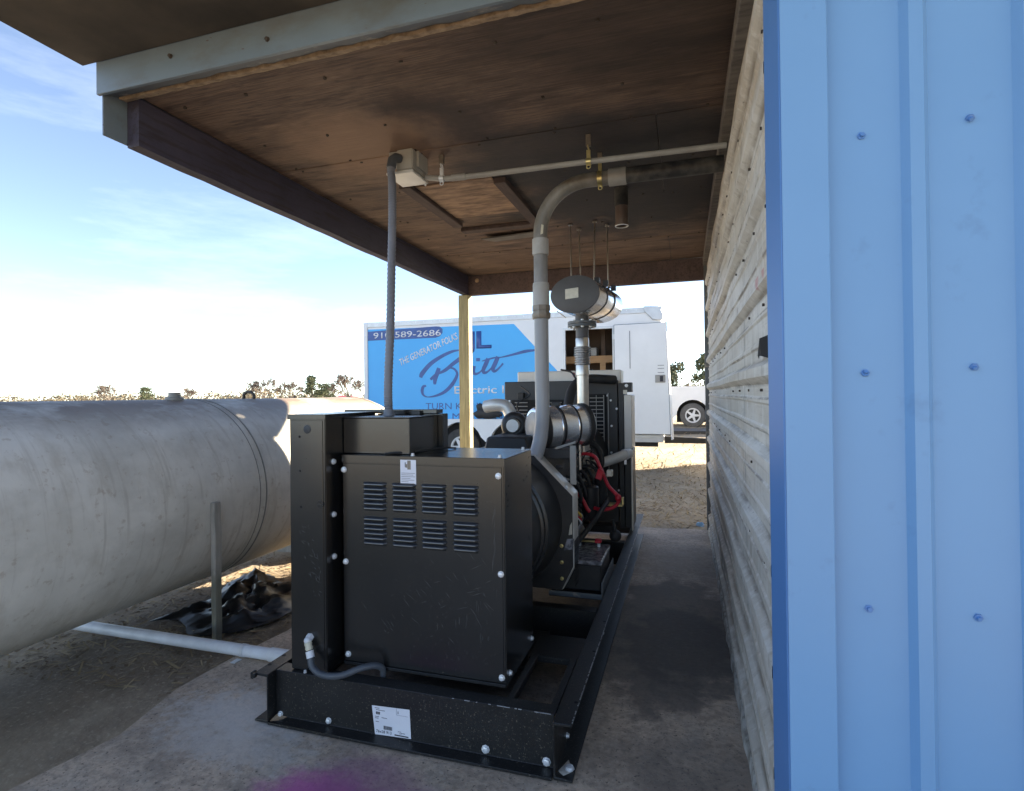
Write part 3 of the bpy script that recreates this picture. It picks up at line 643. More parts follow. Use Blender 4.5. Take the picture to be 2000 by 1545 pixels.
vs = thing('vent_stub', (-0.42, 4.15, 3.0), 'short dull copper pipe stub sticking down from the sooty ceiling', 'pipe stub')
b = MB(); b.lathe((-0.423, 4.15, 2.995), (-0.423, 4.15, 2.865), [(0, .050), (1, .050)], 20); b.build('upper_sleeve', 'darkpipe', vs)
b = MB(); b.lathe((-0.423, 4.15, 2.90), (-0.423, 4.15, 2.722), [(0, .0455), (.92, .0455), (.93, .049), (1, .049), (1, .041), (.3, .041)], 24, cap=False); b.build('pipe', 'copperpipe', vs)
b = MB(); b.torus((-0.423, 4.15, 2.722), (0, 0, 1), .045, .0045); b.build('bright_rim', 'zinc', vs)
# ================================================================== GENERATOR
gen = thing('generator', (-1.17, 4.1, 0), 'large black diesel standby generator on a steel skid under the shelter', 'generator')
def rail(xw, s):
    """channel with flanges pointing to side s"""
    b = MB(); t = .007; f = .075
    b.prism([(xw, .006), (xw + s * f, .006), (xw + s * f, .006 + t + .003), (xw + s * t, .006 + t + .006), (xw + s * t, .229 - t - .006), (xw + s * f, .229 - t - .003), (xw + s * f, .229), (xw, .229)], 'Y', 2.135, 6.09)
    return b.build('skid_rail', 'skid', gen, bevel=.0025)
rr_ = rail(-0.507, 1); rl_ = rail(-1.845, -1)
for y in (2.36, 3.43, 4.24, 5.3): bolt(rr_, (-0.499, y, .03 + .02), (1, 0, 0), 'zinc', .010)
bolt(rr_, (-0.455, 2.20, .019), (0, 0, 1), 'zinc', .016); 
b = MB(); b.hexa([(-.50, 2.17, .0165), (-.47, 2.15, .0165), (-.44, 2.19, .0165), (-.47, 2.26, .0165)], [(-.495, 2.175, .019), (-.472, 2.16, .020), (-.447, 2.19, .020), (-.47, 2.25, .019)]); b.build('mortar_smear', 'foam', rr_)
for y in (2.30, 2.78, 3.16): 
    b = MB(); b.cyl((-.445, y, .2285), (-.445, y, .2298), .008, 10); b.build('bolt_hole', 'dark', rr_)
for y in (2.22, 2.32, 2.45):
    b = MB(); b.cyl((-1.905, y, .2285), (-1.905, y, .2298), .010, 10); b.build('bolt_hole', 'dark', rl_)
b = MB(); b.box(-1.93, -1.915, 2.12, 2.15, .205, .2355); b.box(-1.918, -1.90, 2.115, 2.134, .213, .232); b.build('flange_tab', 'skid', rl_, bevel=.003)
fx = MB(); t = .007
fx.prism([(2.128, .004), (2.128, .016), (2.188, .018), (2.188, .216), (2.188, .229), (2.262, .229), (2.262, .219), (2.196, .216), (2.196, .004)], 'X', -1.842, -.512)
front = fx.build('front_channel', 'skid', gen, bevel=.002)
for x, z, r in ((-1.817, .026, .0105), (-1.556, .036, .0115), (-.803, .040, .0145), (-.545, .036, .0145)): bolt(front, (x, 2.188, z + .002), (0, -1, 0), 'zinc', r)
bolt(front, (-1.69, 2.20, .2295), (0, 0, 1), 'zinc', .006)
b = MB(); b.hexa([(-1.838, 2.14, .0165), (-1.80, 2.15, .0165), (-1.78, 2.187, .018), (-1.838, 2.187, .018)], [(-1.838, 2.15, .019), (-1.81, 2.16, .018), (-1.80, 2.186, .021), (-1.838, 2.186, .024)]); b.build('dust_pile', 'plyedge', front)
for yy, y2 in ((6.02, 6.09), (3.30, 3.38), (4.9, 4.98)):
    MB().box(-1.84, -.515, yy, y2, .03, .222).build('cross_member', 'skid', gen, bevel=.002)
MB().box(-.76, -.513, 2.70, 2.98, .19, .200).build('support_plate', 'skid', gen, bevel=.002)
b = MB(); b.box(-.545, -.513, 2.265, 2.70, .19, .222); b.box(-.735, -.705, 2.265, 2.70, .19, .222); b.box(-.704, -.546, 2.675, 2.699, .192, .222); b.build('inner_angle_frame', 'skid', gen, bevel=.002)
MB().box(-1.83, -.77, 2.75, 3.2, .10, .12).build('belly_plate', 'skid', gen)
# shipping label on the front channel
lab = MB(); lab.hexa([(-1.318, 2.1865, .018), (-1.143, 2.1865, .026), (-1.149, 2.1865, .150), (-1.333, 2.1865, .142)], [(-1.318, 2.1855, .018), (-1.143, 2.1855, .026), (-1.149, 2.1855, .150), (-1.333, 2.1855, .142)])
lab = lab.build('shipping_label', 'paper', front)
b = MB(); rnd = random.Random(12)
def bars(b, x0, x1, z0, z1, y, n):
    for i in range(n):
        xa = x0 + (x1 - x0) * i / n; b.box(xa, xa + (x1 - x0) / n * rnd.uniform(.35, .8), y - .0006, y, z0, z1)
bars(b, -1.312, -1.292, .107, .119, 2.1853, 9); bars(b, -1.275, -1.232, .046, .062, 2.1853, 16)
b.box(-1.222, -1.155, 2.1847, 2.1853, .0285, .0335)
b.build('barcode_print', 'ink', lab)
b = MB()
for x0, x1, z in ((-1.318, -1.295, .133), (-1.312, -1.268, .125), (-1.318, -1.298, .096), (-1.318, -1.300, .089), (-1.285, -1.258, .094), (-1.314, -1.298, .074), (-1.205, -1.190, .046), (-1.192, -1.172, .041), (-1.20, -1.188, .038)): b.box(x0, x1, 2.1847, 2.1853, z, z + .003)
b.box(-1.212, -1.1555, 2.1847, 2.1853, .118, .1188); b.box(-1.212, -1.2112, 2.1847, 2.1853, .1188, .146); 
b.build('fine_print', 'inkgrey', lab)
text_mesh('serial_print', '76x28 913', 'ink', lab, -1.312, .029, .075, .012, 2.1853, .0006)
text_mesh('box_print', '1', 'inkgrey', lab, -1.206, .124, .004, .011, 2.1853, .0006)

# --- terminal enclosure (front box)
X0, X1, Y0, Y1, Z0, Z1 = -1.548, -0.745, 2.30, 2.745, .245, 1.225
enc = MB().box(X0, X1, Y0, Y1, Z0, Z1).build('terminal_box', 'black', gen, bevel=.004, seg=2)
b = MB(); b.box(X0 - .002, X1 + .003, Y0 - .0035, Y0 - .0005, Z1 - .034, Z1 + .002); b.box(X0 - .002, X1 + .003, Y0 - .0035, Y1 - .01, Z1 + .0005, Z1 + .003); b.build('lid_lip', 'black', enc, bevel=.001)
MB().box(X0 + .006, X1 - .012, Y0 - .0030, Y0 - .0006, Z0 + .02, Z1 - .038).build('front_panel', 'black', enc, bevel=.001)
MB().box(X0 + .004, X1 - .002, Y0 - .010, Y0 - .0032, Z0 + .004, Z0 + .017).build('bottom_flange', 'black', enc, bevel=.001)
YF = Y0 - .003
for x, z in ((-1.537, 1.158), (-.771, 1.152), (-1.531, .727), (-.764, .731), (-1.522, .295), (-.765, .288)): bolt(enc, (x, YF, z), r=.0115)
for y, z in ((2.34, .292), (2.70, .292)): bolt(enc, (X1 + .001, y, z), (1, 0, 0), r=.0105)
for x, y in ((-.775, 2.33), (-.775, 2.70), (-1.19, 2.32)): bolt(enc, (x, y, Z1 + .003), (0, 0, 1), r=.008)
b = MB(); rnd = random.Random(6)
for y, z in ((2.34, 1.13), (2.355, 1.10), (2.33, 1.07), (2.35, 1.04), (2.345, 1.015), (2.66, 1.155), (2.66, 1.10), (2.68, 1.12), (2.60, 1.09), (2.70, 1.19), (2.68, .80), (2.70, .785), (2.42, .73)): b.cyl((X1 - .002, y, z), (X1 + .0008, y, z), .0045, 8)
tag(b.build('bolt_holes', 'dark', enc), kind='stuff')
# louvres: one pressed scoop, copied
LW, LH, LD = .122, .0125, .017
b = MB(); nu, nv = 10, 4; rs = []
for j in range(nv + 1):
    v = j / nv; row = []
    for i in range(nu + 1):
        u = i / nu; e = min(1, min(u, 1 - u) / .12); e = math.sqrt(max(0, 1 - (1 - e) ** 2))
        sag = .0035 * (1 - e)
        row.append((-LW / 2 + LW * u, -LD * min(1, v / .55) ** .8 * e, LH / 2 + .005 - LH * v + sag * (v - .6)))
    rs.append(row)
b.rings(rs, cap=False, closed=False)
low = b.build('louver', 'louver', None, smooth=50); low.parent = enc
b = MB(); b.box(-LW / 2 + .005, LW / 2 - .005, -.0012, -.0002, -.0118, .004); slot = b.build('slot', 'dark', None, smooth=0); slot.parent = enc
first = True
for gx_ in (-1.373, -1.222, -1.075, -.9235):
    for zt in (1.106, .946):
        for k in range(6):
            z = zt - .0115 - k * .0222
            if first: low.location = Vector((gx_, YF, z)) - base_of(enc); slot.location = Vector((gx_, YF, z)) - base_of(enc); first = False
            else: dup(low, (gx_, YF, z), enc); dup(slot, (gx_, YF, z), enc)
wl_ = MB().box(-1.2405, -1.162, YF - .0012, YF - .0002, 1.102, 1.2115).build('warning_label', 'paper', enc)
b = MB(); b.box(-1.205, -1.188, YF - .0018, YF - .0012, 1.168, 1.2085); b.box(-1.214, -1.206, YF - .0018, YF - .0012, 1.176, 1.192)
b.build('pictogram', 'fitting', wl_)
b = MB(); b.box(-1.218, -1.212, YF - .0018, YF - .0012, 1.178, 1.20)
for k, (a, c) in enumerate(((-1.236, -1.168), (-1.236, -1.176), (-1.236, -1.166), (-1.236, -1.19), (-1.236, -1.17), (-1.236, -1.20))): b.box(a, c, YF - .0018, YF - .0012, 1.150 - .0078 * k, 1.1525 - .0078 * k)
b.build('fine_print', 'inkgrey', wl_)
rnd = random.Random(404); b = MB()
def scratch(b, x, z, L, a, w, y):
    dx, dz = math.cos(a) * L / 2, math.sin(a) * L / 2; nx, nz = -math.sin(a) * w / 2, math.cos(a) * w / 2
    q = [(x - dx, z - dz), (x + nx, z + nz), (x + dx, z + dz), (x - nx, z - nz)]
    b.hexa([(p[0], y, p[1]) for p in q], [(p[0], y - .0003, p[1]) for p in q])
for k in range(46):
    u = rnd.random() ** .7; scratch(b, -1.45 + .66 * u, rnd.uniform(.40, .80) if u > .35 else rnd.uniform(.36, .6), rnd.uniform(.015, .07), R(rnd.choice((-48, -40, -55, 20))) + rnd.uniform(-.12, .12), rnd.uniform(.0008, .0018), YF)
for k in range(9): scratch(b, -.79 + rnd.uniform(-.012, .012), rnd.uniform(.75, 1.0), rnd.uniform(.04, .09), R(84) + rnd.uniform(-.1, .1), .0016, YF)
tag(b.build('panel_scratches', 'scratch', enc, smooth=0), kind='stuff')
# --- control cabinet at left
cab = MB().box(-1.775, -1.578, 2.212, 2.655, .232, 1.416).build('control_cabinet', 'black', gen, bevel=.004, seg=2)
b = MB(); b.box(-1.782, -1.574, 2.206, 2.2105, 1.398, 1.420); b.box(-1.782, -1.574, 2.206, 2.66, 1.4175, 1.421); b.build('lid_lip', 'black', cab, bevel=.001)
b = MB(); b.box(-1.767, -1.592, 2.2085, 2.2116, .25, 1.392); b.build('front_panel', 'black', cab, bevel=.001)
YC = 2.2085
b = MB(); b.lathe((-1.673, YC, 1.352), (-1.673, YC - .002, 1.352), [(0, .020), (.6, .020), (1, .018)], 20); b.build('knockout', 'shroud', cab)
b = MB(); b.torus((-1.606, YC, 1.008), (0, 1, 0), .015, .0022, 20, 6); b.box(-1.62, -1.593, YC - .001, YC, 1.005, 1.010); b.build('lock_ring', 'engine', cab)
for x, z in ((-1.715, 1.317), (-1.714, 1.158), (-1.71, .991)):
    b = MB(); b.cyl((x, YC + .001, z), (x, YC - .0008, z), .006, 10); b.build('screw_hole', 'dark', cab)
b = MB()
for k in range(34):
    t_ = rnd.random(); scratch(b, -1.70 + .085 * t_ + rnd.uniform(-.03, .03), .92 - .33 * t_ + rnd.uniform(-.05, .05), rnd.uniform(.008, .035), R(-60) + rnd.uniform(-.7, .7), rnd.uniform(.0012, .003), YC)
tag(b.build('panel_scuffs', 'scratch', cab, smooth=0), kind='stuff')
for z in (1.198, .951, .755): bolt(cab, (-1.578, 2.27, z), (1, 0, 0), r=.0115)
# --- entry box on the roof of the terminal box
ent = MB().box(-1.576, -1.222, 2.352, 2.664, Z1 + .004, 1.398).build('cable_entry_box', 'black', gen, bevel=.003)
MB().box(-1.578, -1.219, 2.350, 2.666, 1.3985, 1.4025).build('cover_plate', 'black', ent, bevel=.001)
rp = MB().box(-1.577, -1.192, 2.668, 2.730, Z1 + .004, 1.408).build('rear_upright', 'black', gen, bevel=.003)
MB().box(-1.777, -1.225, 2.662, 2.74, 1.4095, 1.430).build('top_rail', 'black', rp, bevel=.002)
b = MB(); b.box(-1.46, -1.40, 2.64, 2.70, 1.403, 1.424); b.box(-1.36, -1.31, 2.64, 2.70, 1.403, 1.424); b.build('hinge', 'engine', rp, bevel=.002)
b = MB(); b.tube(bez([(-1.34, 2.335, Z1 + .008), (-1.28, 2.34, Z1 + .013), (-1.22, 2.42, Z1 + .012), (-1.16, 2.58, Z1 + .015), (-1.12, 2.66, Z1 + .008)], 8), .005, 6); b.build('loose_tie', 'rubber', gen)
# --- grey drain hose at the cabinet foot
for (nm_, par_, f_) in (('worn_edge', rr_, lambda t_: (-.4318, 2.15 + 3.9 * t_)), ('worn_edge', front, lambda t_: (-.95 + .42 * t_, 2.187))):
    rnd = random.Random(31); b = MB(); N_ = 260 if par_ is rr_ else 16
    for k in range(N_):
        x_, y_ = f_(k / N_ + rnd.uniform(0, .6) / N_); L_ = rnd.uniform(.005, .03); w_ = rnd.uniform(.0015, .005)
        if rnd.random() < .75:
            if par_ is rr_: b.hexa([(x_ - w_, y_, .2285), (x_ + .001, y_, .2285), (x_ + .001, y_ + L_, .2285), (x_ - w_ * rnd.uniform(.3, 1.2), y_ + L_, .2285)], [(x_ - w_, y_, .2297), (x_ + .001, y_, .2297), (x_ + .001, y_ + L_, .2297), (x_ - w_ * .6, y_ + L_, .2297)])
            else: b.box(x_, x_ + L_, y_ - .0006, y_ + w_, .2275, .2297)
    tag(b.build(nm_, 'chip', par_, smooth=0), kind='stuff')
h = thing('drain_hose', (-1.66, 2.15, .38), 'slate grey hose with ivory fitting curling from the cabinet into the skid', 'hose')
b = MB(); b.tube(bez([(-1.636, 2.168, .318), (-1.622, 2.160, .285), (-1.58, 2.155, .262), (-1.52, 2.155, .258), (-1.46, 2.165, .268), (-1.40, 2.20, .287), (-1.355, 2.245, .285), (-1.332, 2.275, .262), (-1.333, 2.285, .225), (-1.345, 2.29, .16)], 10), .0145, 14); b.build('hose_tube', 'hose', h, smooth=60)
b = MB(); b.lathe((-1.636, 2.170, .318), (-1.647, 2.176, .345), [(0, .018), (1, .018)], 12); b.build('clamp_sleeve', 'white', h)
b = MB(); b.lathe((-1.648, 2.177, .349), (-1.660, 2.182, .381), [(0, .0155), (.25, .018), (.5, .0155), (.75, .018), (1, .0165)], 10); b.build('ribbed_barb', 'ivory', h)
b = MB(); b.lathe((-1.663, 2.185, .391), (-1.665, 2.208, .395), [(0, .014), (.3, .0185), (1, .019)], 6); b.ball((-1.662, 2.183, .388), .017, 2); b.build('elbow_fitting', 'white', h)

# --- alternator
alt = MB(); alt.lathe((-1.165, 2.76, .715), (-1.165, 3.40, .715), [(0, .30), (.06, .36), (.15, .375), (.55, .375), (.56, .39), (.62, .39), (.63, .405), (1, .435)], 48)
alt = alt.build('alternator', 'altpaint', gen, smooth=40)
def oct_(hw, zt, zb, ch): 
    zc = .715
    return [(-1.165 - hw, zt - ch), (-1.165 - hw + ch, zt), (-1.165 + hw - ch, zt), (-1.165 + hw, zt - ch), (-1.165 + hw, zb + ch * .6), (-1.165 + hw - ch * .3, zb), (-1.165 - hw + ch * .3, zb), (-1.165 - hw, zb + ch * .6)]
b = MB(); b.prism(oct_(.505, 1.125, .295, .245), 'Y', 3.405, 3.56); ad = b.build('adapter_plate', 'alu', gen, bevel=.006)
b = MB(); b.prism(oct_(.500, 1.120, .30, .243), 'Y', 3.396, 3.4045); b.build('adapter_face', 'engine', ad, bevel=.002)
b = MB(); b.box(-.6595, -.6575, 3.41, 3.555, .45, .60); b.build('side_cover', 'engine', ad)
b = MB()
for i in range(6):
    for k in range(9): b.box(-.6592, -.6575, 3.415 + .021 * i, 3.425 + .021 * i, .315 + .03 * k, .335 + .03 * k)
tag(b.build('vent_mesh', 'dark', ad), kind='stuff')
for z in (.57, .47, .37): bolt(ad, (-.735, 3.395, z), (0, -1, 0), 'brass', .010, 'brass_bolt')
bolt(ad, (-.70, 3.395, .93), (0, -1, 0), 'zinc', .010)
b = MB(); b.hexa([(-.72, 3.390, .545), (-.662, 3.390, .555), (-.658, 3.390, .62), (-.70, 3.390, .615)], [(-.72, 3.3952, .545), (-.662, 3.3952, .555), (-.658, 3.3952, .62), (-.70, 3.3952, .615)]); b.build('crumpled_sticker', 'battop', ad)
b = MB(); b.hexa([(-.690, 3.3955, .64), (-.668, 3.3955, .645), (-.668, 3.3955, .72), (-.68, 3.3955, .70)], [(-.690, 3.392, .64), (-.668, 3.392, .645), (-.668, 3.392, .72), (-.68, 3.392, .70)]); b.build('faded_sticker', 'plate', ad)
# top junction under the PVC conduit: bracket
MB().box(-1.02, -.715, 3.58, 3.62, 1.085, 1.145).build('bracket_bar', 'engine', gen, bevel=.002)
b = MB(); b.box(-.712, -.672, 3.57, 3.58, .92, 1.17); b.hexa([(-.80, 3.56, 1.145), (-.675, 3.56, 1.185), (-.675, 3.58, 1.185), (-.80, 3.58, 1.145)], [(-.80, 3.56, 1.16), (-.675, 3.56, 1.20), (-.675, 3.58, 1.20), (-.80, 3.58, 1.16)]); b.build('sensor_bracket', 'boxgrey', gen, bevel=.002)
# --- engine
eng = MB(); eng.prism([(-1.50, .40), (-.84, .40), (-.80, .60), (-.80, 1.02), (-.90, 1.10), (-1.42, 1.10), (-1.52, 1.0), (-1.52, .6)], 'Y', 3.565, 5.05)
eng = eng.build('engine_block', 'engine', gen, bevel=.012)
for y in (3.72, 4.02, 4.32, 4.62): 
    b = MB(); b.prism([(-1.36, 1.103), (-1.02, 1.103), (-1.05, 1.21), (-1.33, 1.21)], 'Y', y, y + .24); b.build('valve_cover', 'shroud', eng, bevel=.012)
b = MB(); b.box(-1.3, -.95, 3.60, 5.0, .25, .398); b.build('oil_pan', 'engine', eng, bevel=.02)
b = MB(); b.lathe((-.74, 3.58, .55), (-.74, 3.95, .55), [(0, .06), (.1, .075), (.75, .075), (.76, .055), (1, .05)], 20); b.build('starter_motor', 'engine', eng)
b = MB(); b.lathe((-.70, 3.60, .67), (-.70, 3.78, .67), [(0, .04), (.9, .04), (1, .02)], 14); b.build('starter_solenoid', 'shroud', eng)
b = MB(); b.lathe((-.70, 4.30, .80), (-.70, 4.30, .55), [(0, .05), (.05, .062), (.9, .062), (1, .05)], 18); b.build('fuel_filter', 'engine', eng)
b = MB(); b.lathe((-.66, 4.55, .86), (-.66, 4.55, .60), [(0, .045), (.05, .055), (.92, .055), (1, .04)], 18); b.build('oil_filter', 'rubber', eng)
for k in range(7):
    b = MB(); y = 3.66 + .19 * k; b.tube(bez([(-.80, y, .93), (-.74, y + .02, .90), (-.70, y + .05, .80 - .02 * (k % 3)), (-.74, y + .10, .70)], 8), .011 + .002 * (k % 2), 8); b.build('fuel_line', 'rubber', eng, smooth=60)
b = MB(); rnd = random.Random(77)
for k in range(26):
    y = rnd.uniform(3.58, 4.9); z = rnd.uniform(.5, 1.05); r_ = rnd.uniform(.012, .03)
    if k % 3: b.cyl((-.81, y, z), (-.79 + rnd.uniform(0, .05), y, z), r_, 8)
    else: b.box(-.81, -.765, y, y + rnd.uniform(.03, .09), z, z + rnd.uniform(.03, .08))
tag(b.build('engine_fittings', 'shroud', eng, bevel=.002), kind='stuff')
b = MB()
for k in range(9):
    y = rnd.uniform(3.6, 4.7); z = rnd.uniform(.5, 1.0); b.lathe((-.79, y, z), (-.765, y, z), [(0, .009), (.6, .009), (1, .006)], 6)
tag(b.build('engine_bolts', 'zinc', eng), kind='stuff')
# wiring harness with coloured tips
for k, (m_, dz) in enumerate((('yellow', 0), ('red', -.03), ('white', -.045), ('rubber', .03), ('rubber', .06))):
    b = MB(); b.tube(bez([(-.74, 3.62, .80 + dz), (-.70, 3.60, .78 + dz), (-.675, 3.60, .745 + dz), (-.66, 3.66, .70 + dz), (-.72, 3.75, .66 + dz)], 8), .008, 6); b.build('wire', m_, eng, smooth=60)
# coolant hoses
b = MB(); b.tube(bez([(-.69, 4.35, .53), (-.62, 4.25, .60), (-.585, 4.2, .68), (-.56, 4.25, .72)], 8), .018, 10); b.build('lower_hose', 'rubber', eng, smooth=60)
b = MB(); b.tube(bez([(-.72, 3.60, .50), (-.66, 3.70, .56), (-.60, 3.9, .64), (-.56, 4.2, .70)], 8), .017, 10); b.build('lower_hose', 'rubber', eng, smooth=60)
b = MB(); b.tube(bez([(-.99, 4.75, 1.10), (-.985, 4.8, 1.25), (-.98, 4.88, 1.42), (-.96, 4.98, 1.55), (-.90, 5.06, 1.625), (-.82, 5.12, 1.64), (-.70, 5.16, 1.635), (-.62, 5.24, 1.63)], 10), .042, 16); b.build('upper_coolant_hose', 'rubber', eng, smooth=60)
b = MB(); b.tube(bez([(-.80, 4.75, 1.03), (-.755, 4.75, 1.075), (-.70, 4.75, 1.03), (-.675, 4.75, .945), (-.69, 4.76, .87)], 8), .024, 12); b.build('air_hose_bend', 'rubber', eng, smooth=60)
b = MB(); b.tube(bez([(-1.45, 5.0, 1.58), (-1.35, 4.95, 1.50), (-1.46, 4.92, 1.42), (-1.42, 4.9, 1.30)], 8), .007, 6); b.build('vent_wire', 'rubber', eng)
b = MB(); b.tube(bez([(-1.10, 5.15, 1.73), (-.99, 5.10, 1.70), (-.925, 5.02, 1.60), (-.90, 4.95, 1.50), (-.915, 4.9, 1.35)], 8), .009, 8); b.build('overflow_tube', 'rubber', eng)
# red battery cables
for pts in ([(-.80, 4.30, 1.03), (-.73, 4.28, 1.045), (-.66, 4.27, 1.025), (-.62, 4.26, .95), (-.595, 4.25, .90), (-.555, 4.22, .82), (-.50, 4.2, .765), (-.475, 4.2, .735), (-.485, 4.2, .69), (-.53, 4.2, .655), (-.60, 4.2, .64), (-.66, 4.22, .645)],
            [(-.79, 4.0, .79), (-.735, 3.98, .785), (-.70, 3.98, .74), (-.675, 3.98, .69), (-.655, 3.98, .665)]):
    b = MB(); b.tube(bez(pts, 8), .0135, 10); b.build('battery_cable', 'red', eng, smooth=60)
b = MB(); b.hexa([(-.645, 4.20, .875), (-.60, 4.20, .86), (-.585, 4.24, .93), (-.625, 4.24, .945)], [(-.645, 4.17, .875), (-.60, 4.17, .86), (-.585, 4.20, .93), (-.625, 4.20, .945)])
b.build('cable_boot', 'red', eng, bevel=.004); MB().ball((-.478, 4.19, .735), .024, 2, (1, 1, 1.25)).build('cable_boot', 'red', eng)
b = MB(); b.box(-.565, -.52, 4.2, 4.25, .885, .935); b.build('sensor_plug', 'plate', eng, bevel=.006)
b = MB(); b.box(-.62, -.495, 4.62, 4.72, .585, .60); b.box(-.50, -.485, 4.62, 4.65, .60, .66); b.build('mounting_foot', 'brass', eng, bevel=.002)
b = MB(); b.ball((-.51, 4.25, .44), .045, 3); b.cyl((-.51, 4.25, .47), (-.525, 4.25, .56), .012, 10); b.build('level_bulb', 'rubber', eng)
# chrome charge-air pipe
b = MB(); b.tube(bez([(-.80, 4.93, .875), (-.745, 4.95, .885), (-.64, 5.0, .915), (-.54, 5.05, .95), (-.485, 5.16, .965)], 8), .044, 20); b.build('charge_air_pipe', 'alu', eng, smooth=60)
b = MB(); clamp_band(b, (-.515, 5.09, .96), (.6, .8, .1), .044, .022, .005); b.box(-.52, -.50, 5.05, 5.07, .875, .915); b.build('hose_clamp', 'zinc', eng)
# charge pipe on the far left side
b = MB(); b.tube(bez([(-1.66, 4.62, 1.40), (-1.56, 4.60, 1.415), (-1.47, 4.60, 1.40), (-1.425, 4.60, 1.32), (-1.42, 4.60, 1.20), (-1.42, 4.62, 1.10)], 8), .055, 20); b.build('silver_elbow_duct', 'alu', eng, smooth=60)
b = MB(); b.box(-1.60, -1.47, 4.3, 4.6, .95, 1.075); b.cyl((-1.36, 4.4, 1.05), (-1.36, 4.4, 1.30), .04, 12); b.box(-1.34, -1.22, 4.1, 4.3, 1.20, 1.30); b.build('left_ancillaries', 'engine', eng, bevel=.006)
b = MB(); b.torus((-1.24, 4.1, 1.27), (.3, -1, 0), .062, .042, 28, 10); b.cyl((-1.24, 4.06, 1.27), (-1.26, 4.20, 1.27), .045, 18); b.build('turbo_housing', 'engine', eng, smooth=50)
b = MB(); b.lathe((-1.235, 4.02, 1.27), (-1.235, 4.06, 1.27), [(0, .030), (0, .048), (1, .052)], 20); b.build('turbo_inlet', 'alu', eng)
b = MB(); rnd = random.Random(91)
for k in range(16):
    y = rnd.uniform(3.6, 4.7); z = rnd.uniform(.55, 1.02); pts = [Vector((-.80, y, z))]
    for q in range(4): pts.append(pts[-1] + Vector((rnd.uniform(-.03, .055), rnd.uniform(-.08, .10), rnd.uniform(-.10, .06))))
    b.tube(bez(pts, 6), rnd.uniform(.004, .008), 6)
tag(b.build('wiring_loom', 'rubber', eng, smooth=60), kind='stuff')
b = MB()
for k in range(9):
    y = rnd.uniform(3.6, 4.6); z = rnd.uniform(.58, 1.0); b.box(-.775, -.755, y, y + .022, z, z + .016)
tag(b.build('wire_tags', 'plate', eng, bevel=.002), kind='stuff')
# --- air cleaner
ac = MB(); a0 = Vector((-1.03, 3.88, 1.255)); a1 = Vector((-.715, 4.19, 1.275)); ax = (a1 - a0).normalized()
ac.lathe(a0, a1, [(0, .135), (.02, .148), (.05, .152), (.33, .152), (.345, .157), (.36, .152), (.64, .152), (.655, .157), (.67, .152), (.95, .152), (1, .142)], 40)
ac = ac.build('air_cleaner', 'chrome', gen, smooth=40)
for f in (.10, .92):
    b = MB(); clamp_band(b, a0 + (a1 - a0) * f, ax, .153, .036, .007, 40); b.build('clamp_band', 'rubber', ac, smooth=40)
for f in (.40, .68):
    b = MB(); clamp_band(b, a0 + (a1 - a0) * f, ax, .1535, .012, .004, 40); b.build('clamp_band', 'engine', ac, smooth=40)
b = MB(); b.lathe(a0 - ax * .004, a0 + ax * .004, [(0, .02), (0, .118), (1, .13)], 36); b.build('end_cap', 'pvclight', ac)
b = MB(); b.cyl((-.90, 3.98, .98), (-.90, 3.98, 1.13), .03, 14); b.cyl((-.80, 4.08, .98), (-.80, 4.08, 1.13), .012, 10); b.cyl((-.74, 4.08, .95), (-.74, 4.08, 1.13), .012, 10); b.build('support_leg', 'steel', ac)
b = MB(); q = a0 + (a1 - a0) * .15 + Vector((0, 0, .16)); b.box(q.x - .03, q.x + .03, q.y - .03, q.y + .03, q.z - .01, q.z + .025); b.build('clamp_latch', 'engine', ac, bevel=.003); b = MB(); q = a0 + (a1 - a0) * .5 + Vector((0, 0, .16)); b.box(q.x - .06, q.x + .0, q.y - .02, q.y + .02, q.z - .008, q.z + .02); b.build('clamp_latch', 'engine', ac, bevel=.003)
b = MB(); b.box(-.752, -.692, 4.245, 4.27, 1.13, 1.345); b.build('mounting_plate', 'emt', ac, bevel=.003)
# --- exhaust stack
XE, YE = -.805, 4.62
ex = MB(); ex.tube([(XE, YE, .92), (XE, YE, 1.2), (XE, YE, 1.66)], .0485, 24); ex = ex.build('exhaust_stack', 'steel', gen, smooth=60)
b = MB(); b.lathe((XE, YE, 1.655), (XE, YE, 1.745), [(0, .050), (.05, .055), (.9, .055), (1, .052)], 24); b.build('stack_collar', 'steel', ex)
b = MB(); pr = [(0, .054)]
for k in range(8): pr += [((k + .15) / 8, .054), ((k + .35) / 8, .064), ((k + .75) / 8, .064), ((k + .95) / 8, .054)]
b.lathe((XE, YE, 1.74), (XE, YE, 1.895), pr, 28); b.build('flex_bellows', 'bellows', ex, smooth=60)
b = MB(); b.lathe((XE, YE, 1.89), (XE, YE, 1.965), [(0, .055), (.9, .055), (1, .052)], 24); b.build('stack_collar', 'steel', ex)
b = MB(); b.lathe((XE, YE, 1.96), (XE, YE, 2.072), [(0, .052), (1, .052)], 24); b.build('upper_stack', 'capmuff', ex)
b = MB(); b.lathe((XE, YE, 2.055), (XE, YE, 2.075), [(0, .05), (0, .118), (1, .118), (1, .05)], 32); b.lathe((XE, YE, 2.079), (XE, YE, 2.099), [(0, .05), (0, .118), (1, .118), (1, .05)], 32); fl = b.build('stack_flange', 'fasciadark', ex)
for k in range(8):
    a = math.pi / 4 * k + .2; p = (XE + .095 * math.cos(a), YE + .095 * math.sin(a), 2.099); bolt(fl, p, (0, 0, 1), r=.013); bolt(fl, (p[0], p[1], 2.055), (0, 0, -1), r=.013)
b = MB(); b.tube(bez([(XE, YE, .98), (XE + .01, YE - .02, .90), (XE + .05, YE - .05, .84), (XE + .13, YE - .06, .84)], 8), [.0485] * 8 + [.055] * 17, 20); b.build('turbo_outlet', 'fitting', ex, smooth=60)
